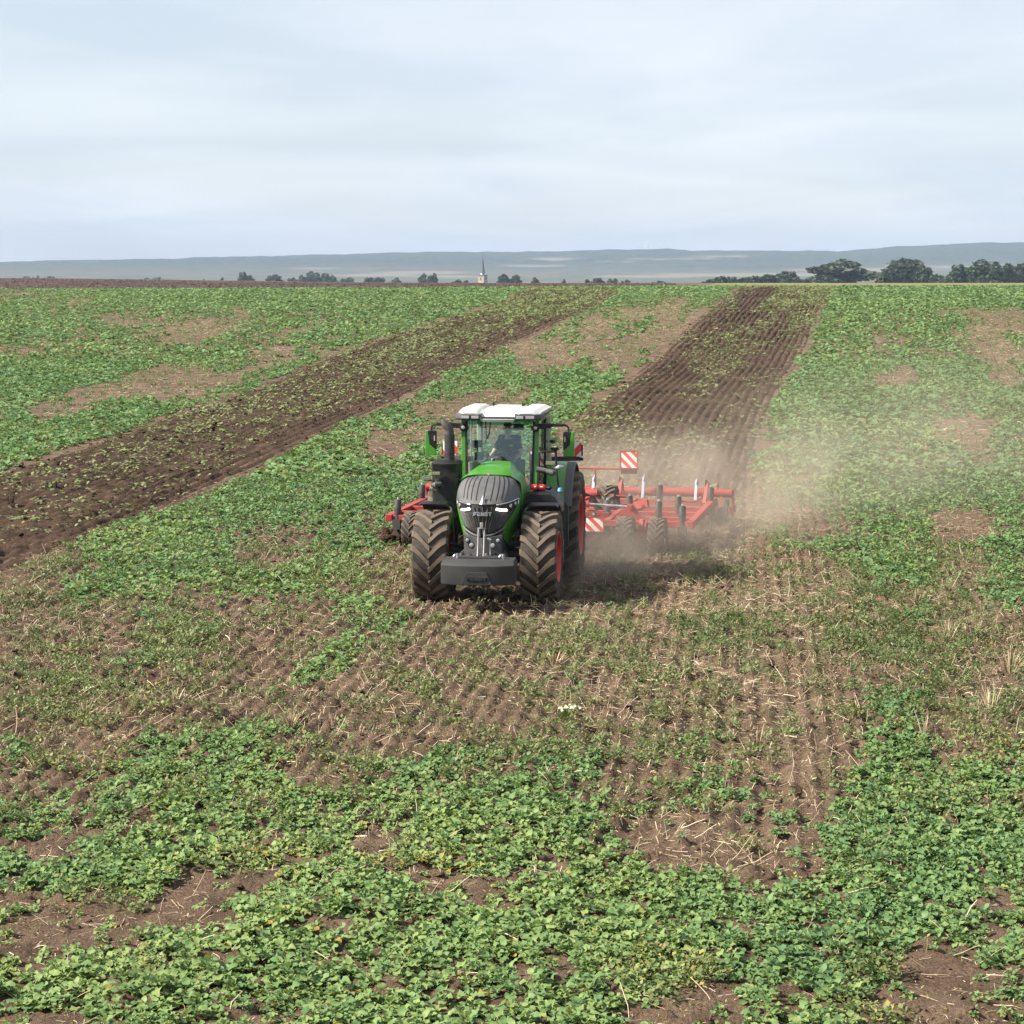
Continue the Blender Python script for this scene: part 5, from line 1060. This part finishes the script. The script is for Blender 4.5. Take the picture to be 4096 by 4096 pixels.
def crop_points(d0, d1, dens, seed):
    x, y = points(d0, d1, dens); z = zfield(x, y); u, v = proj(x, y, z); D = cover(u, v)
    fs = np.clip(y / 45, .7, 4)                  # clump size grows a little with distance seen
    wr = .42 + .08 * sstep(50, 140, y); n = (1 - wr) * (.45 * fbm(x * 1.5 / fs, y * .9 / fs, seed, 2) + .55 * vn(x * 4.0 / fs, y * 2.6 / fs, seed + 5)) + wr * rng.random(len(x))
    sk_ = sstep(42, 70, y) * .45; n = n * (1 - sk_) + sk_ * (.6 * vn((x - .112 * y) / 1.1, y / 16, seed + 9) + .4 * vn((x - .112 * y) / .45, y / 7, seed + 10))
    k = (D > .10 + .05 * sstep(60, 140, y) + (.84 + .10 * sstep(60, 140, y)) * n) & ~tilled(x, y) & ~beyond(u, v) & clear_of_machine(x, y)
    k |= (rng.random(len(x)) < .02 + .05 * D) & ~tilled(x, y) & ~beyond(u, v) & clear_of_machine(x, y)
    lush = np.clip((D - .15) * 1.25 - .4 * n + .25, 0, 1)
    return x[k], y[k], lush[k], u[k], v[k]
def tints(x, y, seed): return np.clip(.12 + .16 * sstep(33, 22, y) + .55 * fbm(x * .35, y * .22, seed, 3) + .25 * (fbm(x * 1.7, y * 1.7, seed + 3, 2) - .5) * 2 * .6, 0, 1)
PN = [plant(300 + i, 8 + i % 4, 6) for i in range(9)]; PM = [plant(400 + i, 7, 4, .128, .09) for i in range(5)]; PF = [plant(500 + i, 6, 3, .21, .17) for i in range(4)]
# near crop, the nearest plants stand as plants of their own
x, y, lush, u, v = crop_points(14.5, 33, 52, 51); sc = (.62 + .62 * lush) * rng.uniform(.75, 1.25, len(x)); zz = zsoil(x, y) - .008; ti = tints(x, y, 60)
inview = (u > -60) & (u < 4156) & (v < 4150); order = np.argsort(y + 1e3 * ~inview); SOLO = order[:300]; rest = np.setdiff1d(np.arange(len(x)), SOLO)
leafm = []
for parts in PN:
    q = []
    for (v_, f_) in parts: 
        me = mesh_np('leaf', v_, f_, LEAF, {'tint': np.full(len(v_), float(np.clip(.56 + rng.normal(0, .18), 0, 1)))}, smooth=True); q.append(me)
    leafm.append(q)
for n_, i in enumerate(SOLO):
    o = empty('rapeseed_plant', (float(x[i]), float(y[i]), float(zz[i])), rng.uniform(0, 6.28)); s_ = float(sc[i]); o.scale = (s_, s_, s_); o.rotation_euler.x = rng.normal(0, .1)
    tag(o, 'leafy green rapeseed plant in the nearest rows along the bottom of the picture', 'plant', 'nearest rapeseed plants')
    for me in leafm[n_ % len(leafm)]: place('leaf', me, o)
scatter_inst('rapeseed_crop', PN, x[rest], y[rest], zz[rest], sc[rest], ti[rest], LEAF, seed=1, lab='leafy green rapeseed crop covering the near field in patches', cat='crop')
x, y, lush, u, v = crop_points(33, 62, 28, 51); scatter_inst('rapeseed_crop', PM, x, y, zsoil(x, y) - .008, (.68 + .55 * lush) * rng.uniform(.75, 1.25, len(x)), tints(x, y, 60), LEAF, seed=2, lab='green rapeseed crop in patches around the tractor', cat='crop')
x, y, lush, u, v = crop_points(62, 120, 10, 51); scatter_inst('rapeseed_crop', PF, x, y, zsoil(x, y), (.75 + .45 * lush) * rng.uniform(.75, 1.25, len(x)), tints(x, y, 60), LEAF, seed=3, lab='green rapeseed crop in the middle of the field behind the tractor', cat='crop')
x, y, lush, u, v = crop_points(120, 330, 2.8, 51); scatter_inst('rapeseed_crop', PF[:3], x, y, zsoil(x, y), (1.05 + .5 * lush) * rng.uniform(.75, 1.25, len(x)), tints(x, y, 60), LEAF, seed=4, lab='green rapeseed crop stretching to the far edge of the field', cat='crop')
# low weeds
def weed(seed, n, L, spread, el=(-5, 65), wr=.42, hz=.03):
    r = np.random.default_rng(seed); parts = []
    for k in range(n):
        l_ = L * r.uniform(.6, 1.3); w_ = l_ * wr; V = np.array([(0, 0, 0), (w_ * .5, l_ * .5, .003), (0, l_, 0), (-w_ * .5, l_ * .5, .003)])
        M = rotm(r.uniform(0, 6.28), R(r.uniform(*el)), 0); parts.append((V @ M.T + np.array([r.normal(0, spread), r.normal(0, spread), abs(r.normal(hz, hz))]), np.array([(0, 1, 2, 3)])))
    return parts
WT_ = [weed(600 + i, 40, .042, .07, (0, 60), .7, .045) for i in range(5)]; WF = [weed(640 + i, 14, .07, .10, (0, 60), .6, .05) for i in range(4)]
def weed_points(d0, d1, dens):
    x, y = points(d0, d1, dens); z = zfield(x, y); u, v = proj(x, y, z); n = .5 * fbm(x * 1.6, y * 1.3, 77, 3) + .5 * vn(x * 3.2, y * 2.6, 78)
    row = .28 * np.cos(2 * np.pi * (x - y * .112) / .25) * sstep(20, 26, y)
    k = (weedf(u, v) > .1 + .85 * n - row) & ~tilled(x, y) & ~beyond(u, v) & clear_of_machine(x, y); return x[k], y[k], u[k], v[k]
x, y, u, v = weed_points(15, 48, 24); scatter_inst('low_weeds', WT_, x, y, zsoil(x, y), rng.uniform(.6, 1.5, len(x)), np.clip(tints(x, y, 80) * 1.05, 0, 1), WEED, seed=11, lab='low fine-leaved weeds spread over the bare soil', cat='weeds')
x, y, u, v = weed_points(48, 220, 5); scatter_inst('low_weeds', WF, x, y, zsoil(x, y), rng.uniform(.7, 1.5, len(x)), tints(x, y, 80), WEED, seed=12, lab='low weeds among the crop behind the tractor', cat='weeds')
# sprinkle of tiny seedlings on all soil
x, y = points(15, 60, 22); u, v = proj(x, y, zfield(x, y)); k = (rng.random(len(x)) < .35 + .6 * (fbm(x * .8, y * .6, 90, 3) - .35)) & ~tilled(x, y) & clear_of_machine(x, y); x, y = x[k], y[k]
scatter_mesh('seedlings', [weed(660 + i, 6, .036, .04, (5, 50), .6, .015) for i in range(4)], x, y, zsoil(x, y) - .006, rng.uniform(.6, 1.4, len(x)), np.clip(rng.normal(.72, .2, len(x)), 0, 1), WEED, seed=13, lab='tiny pale green seedlings sprinkled over the soil', cat='seedlings')
x, y = points(60, 210, 3.2); u, v = proj(x, y, zfield(x, y)); k = ~tilled(x, y) & ~beyond(u, v) & clear_of_machine(x, y) & (rng.random(len(x)) < .3 + fbm(x * .3, y * .15, 91, 3)); x, y = x[k], y[k]
scatter_inst('seedlings', [weed(680 + i, 6, .09, .10, (5, 50), .6, .03) for i in range(4)], x, y, zsoil(x, y) - .006, rng.uniform(.6, 1.4, len(x)), np.clip(rng.normal(.6, .2, len(x)), 0, 1), WEED, seed=14, lab='small seedlings sprinkled over the far soil', cat='seedlings')
# straw: bent stalks lying about, a few standing
def stalk(seed, L, rad, stand=False):
    r = np.random.default_rng(seed); n = 4; pts = [np.array([0, -L / 2, .0]) if not stand else np.zeros(3)]; d_ = np.array([0, 1., 0]) if not stand else np.array([r.normal(0, .25), r.normal(0, .25), 1.])
    for i in range(n - 1): d_ = d_ + r.normal(0, .26, 3) * (np.array([1, 1, .35]) if not stand else 1); d_ /= np.linalg.norm(d_); pts.append(pts[-1] + d_ * L / (n - 1))
    V, F = [], []
    for i, p in enumerate(pts):
        t_ = pts[min(i + 1, n - 1)] - pts[max(i - 1, 0)]; t_ /= np.linalg.norm(t_); a = np.cross(t_, [.3, .2, 1] if not stand else [1, .2, .1]); a /= np.linalg.norm(a); b = np.cross(t_, a)
        for q in range(3): V.append(p + rad * (1 - .35 * i / n) * (a * math.cos(q * 2.094) + b * math.sin(q * 2.094)))
    for i in range(n - 1):
        for q in range(3): F.append((i * 3 + q, i * 3 + (q + 1) % 3, i * 3 + 3 + (q + 1) % 3, i * 3 + 3 + q))
    V = np.array(V)
    if not stand: V[:, 2] -= V[:, 2].min() * .7
    return [(V, np.array(F))]
SK = [stalk(700 + i, .10 + .025 * i, .0034) for i in range(8)]; SB_ = [stalk(720 + i, .24, .0075) for i in range(5)]; SU = [stalk(740 + i, .20 + .03 * i, .006, True) for i in range(6)]
def straw_points(d0, d1, dens, base=.08):
    x, y = points(d0, d1, dens); u, v = proj(x, y, zfield(x, y)); p = (base + strawf(u, v)) * (1 - .65 * cover(u, v)) * (.35 + 1.3 * fbm(x * 1.1, y * 1.1, 95, 2)); k = (rng.random(len(x)) < p) & ~tilled(x, y) & ~beyond(u, v) & clear_of_machine(x, y); return x[k], y[k]
x, y = straw_points(15, 62, 62, .2); scatter_mesh('straw_litter', SK, x, y, zsoil(x, y) + .004, rng.uniform(.45, 1.35, len(x)), np.clip(rng.normal(.5, .24, len(x)), 0, 1), STRAWM, .10, .02, 21, 'pale dry straw litter lying on the soil', 'straw')
x, y = straw_points(62, 230, 11, .16); scatter_mesh('straw_litter', SB_, x, y, zsoil(x, y) + .01, rng.uniform(.6, 1.5, len(x)), np.clip(rng.normal(.35, .2, len(x)), 0, 1), STRAWM, .2, .02, 22, 'dry straw litter on the field behind the tractor', 'straw')
x, y = straw_points(16, 75, 5.0, .25); scatter_mesh('standing_stubble', SU, x, y, zsoil(x, y) - .02, rng.uniform(.35, .95, len(x)), np.clip(rng.normal(.6, .2, len(x)), 0, 1), STRAWM, .3, .02, 23, 'thin dry stubble stalks standing among the crop', 'stubble')
# fine chaff
x, y = points(15, 60, 120); u, v = proj(x, y, zfield(x, y)); k = (rng.random(len(x)) < .25 + .6 * strawf(u, v)) & (rng.random(len(x)) > .75 * cover(u, v)) & ~tilled(x, y) & clear_of_machine(x, y); x, y = x[k], y[k]
scatter_mesh('chaff', [weed(870 + i, 2, .05, .05, (-4, 14), .13, .004) for i in range(5)], x, y, zsoil(x, y) + .004, rng.uniform(.5, 1.4, len(x)), np.clip(rng.normal(.45, .25, len(x)), 0, 1), STRAWM, .1, .1, 26, 'short chips of dry chaff littering the soil', 'chaff')
# short stubble standing in drill rows
k_ = rng.integers(-60, 60, 16000); y = rng.uniform(22, 47, 16000); x = k_ * .25 + y * .112 + rng.normal(0, .02, 16000); u, v = proj(x, y, zfield(x, y)); k = (np.abs(x) < .3 * y) & ~tilled(x, y) & clear_of_machine(x, y) & (rng.random(len(x)) > .8 * cover(u, v)); x, y = x[k], y[k]
scatter_mesh('stubble_rows', [stalk(760 + i, .075, .0045, True) for i in range(6)], x, y, zsoil(x, y) - .01, rng.uniform(.6, 1.5, len(x)), np.clip(rng.normal(.5, .25, len(x)), 0, 1), STRAWM, .4, .02, 27, 'short cut stubble standing in drill rows on the bare soil', 'stubble')
# coarse single straws
x, y = straw_points(16, 58, 3.6, .3); scatter_mesh('coarse_straw', SB_, x, y, zsoil(x, y) + .01, rng.uniform(.4, 1.1, len(x)), np.clip(rng.normal(.72, .2, len(x)), 0, 1), STRAWM, .12, .02, 24, 'thicker bleached stalks lying across the soil', 'straw')
# soil clods
def clod(seed, s_=1.):
    r = np.random.default_rng(seed); V = np.array([(1, 0, 0), (0, 1, 0), (-1, 0, 0), (0, -1, 0), (.6, .6, .7), (-.6, .6, .7), (-.6, -.6, .7), (.6, -.6, .7)], float) * r.uniform(.65, 1.25, (8, 3)) * np.array([1, 1, .8])
    F = np.array([(0, 1, 4, 4), (1, 5, 4, 4), (1, 2, 5, 5), (2, 6, 5, 5), (2, 3, 6, 6), (3, 7, 6, 6), (3, 0, 7, 7), (0, 4, 7, 7)])
    F = np.array([(0, 1, 5, 4), (1, 2, 6, 5), (2, 3, 7, 6), (3, 0, 4, 7), (4, 5, 6, 7)]); return [(V * s_, F)]
CL = [clod(800 + i) for i in range(6)]
x, y = points(15, 58, 66); k = (rng.random(len(x)) < .2 + .9 * np.maximum(0, fbm(x * .9, y * .9, 5, 2) - .42)) & ~tilled(x, y); x, y = x[k], y[k]
scatter_mesh('soil_clods', CL, x, y, zsoil(x, y) - .008, np.clip(rng.lognormal(-3.6, .5, len(x)), .008, .075), np.zeros(len(x)), SOIL, .3, 0, 31, 'small soil clods on the bare ground', 'clods')
def strip_scatter(name, S, n, temps, sc, mat, seed, tint, lab, cat, streak, lift=0.):
    X, Y, Z = S; i = (rng.random(n) * (X.shape[0] - 1)); dens = np.interp(np.arange(X.shape[0]), np.arange(X.shape[0]), np.gradient(np.hypot(X[:, 50], Y[:, 50]))); cdf = np.cumsum(dens); cdf /= cdf[-1]
    i = np.clip(np.searchsorted(cdf, rng.random(n)), 0, X.shape[0] - 1); j = rng.integers(2, X.shape[1] - 2, n); x, y, z = X[i, j], Y[i, j], Z[i, j]
    k = rng.random(n) < streak(x, y, j / (X.shape[1] - 1.), i / (X.shape[0] - 1.)); k &= (y < 60) | (rng.random(n) < .8); x, y, z = x[k], y[k], z[k]
    scatter_mesh(name, temps, x + rng.normal(0, .04, len(x)), y + rng.normal(0, .05, len(x)), z + lift, sc(len(x), y), np.clip(rng.normal(tint, .2, len(x)), 0, .8), mat, .5 if mat is TILL else .16, .04, seed, lab, cat)
csc = lambda n, y: np.clip(rng.lognormal(-3.45, .5, n), .012, .12) * np.clip(.7 + y / 200, .85, 1.35)
strip_scatter('tilled_clods', SA, 26000, CL, csc, TILL, 41, 0, 'dark loose clods on the left tilled strip', 'clods', lambda x, y, w, l: .75 + 0 * x, -.01)
strip_scatter('tilled_clods', SB, 20000, CL, csc, TILL, 42, 0, 'dark loose clods on the freshly tilled strip behind the cultivator', 'clods', lambda x, y, w, l: .45 + 0 * x, -.015)
CH = [weed(850 + i, 5, .085, .07, (-15, 28), .75, .012) for i in range(5)]
chs = lambda n, y: rng.uniform(.6, 1.3, n) * np.clip(.75 + y / 130, .95, 2.2)
strip_scatter('chopped_crop', SA, 28000, CH, chs, CHOP, 43, .42, 'pale chopped leaves strewn over the left tilled strip', 'crop litter', lambda x, y, w, l: np.clip(1.6 * fbm(w * 13, l * 9 + 0 * w, 97, 3) - .44 + .22 * np.exp(-((w - .42) / .22) ** 2) - .22 * np.exp(-((w - .93) / .08) ** 2), .02, .95), .015)
strip_scatter('chopped_crop', SB, 22000, CH, chs, CHOP, 44, .42, 'pale chopped leaves strewn over the strip behind the cultivator', 'crop litter', lambda x, y, w, l: np.clip(1.5 * fbm(w * 6, l * 12 + 0 * w, 98, 3) - .56 + .75 * np.exp(-((w - .15) / .22) ** 2) * (l < .35) + .45 * (l > .75) * (w > .45) + .25 * (l < .12), .02, .95), .015)
# clods of the ploughed field beyond
x = rng.uniform(-110, 60, 16000); y = rng.uniform(230, 425, 16000); u, v = proj(x, y, zfield(x, y)); k = beyond(u, v) & (u < 2700); x, y = x[k], y[k]
PLG = soil_mat('ploughed_clod', (.034, .022, .019), (.06, .042, .035), (.10, .07, .058), straw=False)
scatter_mesh('ploughed_clods', CL, x, y, zsoil(x, y) - .02, rng.uniform(.07, .2, len(x)), np.zeros(len(x)), PLG, .3, 0, 45, 'brown clods of the ploughed field on the horizon', 'clods')
# soil thrown up by the tines
u = rng.uniform(-3.6, 3.7, 3500); v = 2.3 + np.abs(rng.normal(0, 1, 3500)) * 1.6; P = [cw_(a, b, 0) for a, b in zip(u, v)]; x = np.array([p[0] for p in P]); y = np.array([p[1] for p in P])
scatter_mesh('turned_soil', CL, x, y, zsoil(x, y) + .16 * np.exp(-((v - 3.0) / 1.2) ** 2) * rng.random(3500) + .01, np.clip(rng.lognormal(-2.9, .5, 3500), .02, .15), np.zeros(3500), TILL, .5, 0, 46, 'dark soil turned up by the cultivator tines', 'clods')
# flowering mayweed tuft and dry grass tufts
def tuft(name, uu, vv, nst, H, spread, mat, label, cat, flowers=0, tn=.5, group=None, wid=.004):
    gx, gy = ground_at(uu, vv); gx, gy = float(gx), float(gy); z0 = float(zsoil(np.array(gx), np.array(gy)))
    o = empty(name, (gx, gy, z0)); tag(o, label, cat, group); r = np.random.default_rng(int(uu)); V, F, T, heads = [], [], [], []
    for k in range(nst):
        a = r.uniform(0, 6.28); s_ = abs(r.normal(0, spread)); b = np.array([s_ * .5 * math.cos(a), s_ * .5 * math.sin(a), -.01]); tpt = np.array([s_ * 1.8 * math.cos(a), s_ * 1.8 * math.sin(a), H * r.uniform(.5, 1.05)]); mdp = (b + tpt) / 2 + np.array([0, 0, H * .1]); sd = np.array([-math.sin(a), math.cos(a), 0]) * wid
        n0 = len(V); V += [b - sd, b + sd, mdp - sd, mdp + sd, tpt - sd * .3, tpt + sd * .3]; F += [(n0, n0 + 1, n0 + 3, n0 + 2), (n0 + 2, n0 + 3, n0 + 5, n0 + 4)]; T += [np.clip(r.normal(tn, .2), 0, 1)] * 6; heads.append(tpt)
    link(bpy.data.objects.new('stems', mesh_np('stems', V, F, mat, {'tint': T})), o)
    if flowers:
        mb = MB(); mb.lathe([(.0, .001), (.004, .010), (0, .019), (-.004, .019)], (0, 0, 0), 'z', 10); fm_ = mb.mesh('flower', paint('petal_white', (.5, .5, .47), .7, 0)); mb = MB(); mb.lathe([(.010, .001), (.006, .010), (.0, .012)], (0, 0, 0), 'z', 8); ey = mb.mesh('eye', YEL)
        hs_ = sorted(heads, key=lambda h: -h[2])[:flowers]
        for h in hs_: f_ = place('flower', fm_, o, (h[0], h[1], H * 1.02 + .02 * r.random()), (r.normal(0.4, .3), r.normal(0, .3), 0)); place('flower_eye', ey, f_)
YEL = paint('yellow_eye', (.6, .42, .02), .6, 0)
tuft('mayweed', 2262, 2890, 260, .17, .06, WEED, 'mayweed tuft with white daisy flowers on the bare soil', 'flower', 16, .45)
DG = 'dry grass tufts'
for uu, vv, n_, H, sp__, lab in ((2215, 2660, 60, .22, .16, 'straw-coloured flattened grass tuft ahead of the right front wheel'), (3415, 2425, 90, .26, .13, 'orange dry grass tuft right of the dust cloud'), (3668, 2420, 60, .32, .10, 'upright orange dry grass tuft, right of the first one'), (3790, 2560, 40, .34, .12, 'thin dry tuft near the right edge'), (4040, 2700, 50, .4, .11, 'reddish dry stems at the right edge of the picture'), (700, 2820, 45, .18, .16, 'pale flattened dry tuft in the left weeds'), (340, 2860, 50, .2, .15, 'brownish dry tuft at the left among weeds'), (3960, 2850, 26, .36, .12, 'bleached forked stalks right of the green patch'), (3700, 2950, 14, .36, .07, 'bleached upright stalks below the green patch'), (1160, 2930, 60, .26, .07, 'olive dry weed tuft above the near crop'), (3030, 2990, 24, .3, .07, 'reddish thin weed on the bare soil'), (2960, 2440, 40, .16, .16, 'pale flattened grass on the shaded soil')):
    tuft('dry_grass', uu, vv, n_, H, sp__, STRAWM, lab, 'dry grass', 0, .22 if 'orange' in lab or 'red' in lab or 'olive' in lab else .55, DG, .005)
# ------------------------------------------------------------------ dust cloud and haze
mb = MB(); mb.box((11.5, 58, 2.55), (27, 36, 5.3)); t = NT('dust'); t.t.nodes.remove(t.out); t.out = t.n('ShaderNodeOutputMaterial')
geo = t.obj()
BL = [((2.6, 45.0, .45), (2.5, 2.8, 1.0), 1.25), ((1.8, 42.9, .35), (1.2, 2.0, .75), 1.7), ((4.9, 48.5, .5), (3.2, 3.2, 1.0), .55), ((5.0, 52.0, .9), (5.0, 4.5, 1.6), .46), ((8.5, 55.0, 1.2), (6.0, 6.5, 2.1), .14), ((13, 60.0, 1.7), (9.5, 12, 3.0), .085), ((3.0, 54, .9), (4.5, 5, 1.5), .30)]
tot = None
for c_, r_, k_ in BL:
    sub = t.n('ShaderNodeVectorMath', operation='SUBTRACT'); t.l(geo, sub.inputs[0]); sub.inputs[1].default_value = c_
    dv = t.n('ShaderNodeVectorMath', operation='DIVIDE'); t.l(sub.outputs[0], dv.inputs[0]); dv.inputs[1].default_value = r_
    ln = t.n('ShaderNodeVectorMath', operation='LENGTH'); t.l(dv.outputs[0], ln.inputs[0])
    m = t.n('ShaderNodeMapRange', interpolation_type='SMOOTHERSTEP'); m.inputs[1].default_value = 1.25; m.inputs[2].default_value = 0; m.inputs[3].default_value = 0; m.inputs[4].default_value = k_; t.l(ln.outputs['Value'], m.inputs[0])
    tot = m.outputs[0] if tot is None else t.math('ADD', tot, m.outputs[0])
nn = t.noise(.62, 4, .6, dist=.5); dens = t.math('MULTIPLY', tot, t.val(nn, .38, .64, .05, 1.9)); dens = t.math('MULTIPLY', dens, .225)
pv = t.n('ShaderNodeVolumePrincipled'); pv.inputs['Color'].default_value = (.70, .595, .49, 1); t.l(dens, pv.inputs['Density']); pv.inputs['Anisotropy'].default_value = .25
t.l(pv.outputs[0], t.out.inputs['Volume']); dust = mb.build('dust_cloud', t.m, None, 0); tag(dust, 'brown dust cloud drifting right from the tractor and cultivator', 'dust', None, 'stuff')
t.m.cycles.volume_step_rate = 1.0
mb = MB(); mb.box((0, 3600, 26), (7600, 8600, 142)); t = NT('haze_air'); t.t.nodes.remove(t.out); t.out = t.n('ShaderNodeOutputMaterial'); pv = t.n('ShaderNodeVolumePrincipled'); pv.inputs['Color'].default_value = (.37, .46, .645, 1); pv.inputs['Density'].default_value = 1.15e-4; pv.inputs['Anisotropy'].default_value = 0
t.l(pv.outputs[0], t.out.inputs['Volume']); hz = mb.build('haze', t.m, None, 0); tag(hz, 'pale blue haze over the distant hills', 'haze', None, 'stuff')
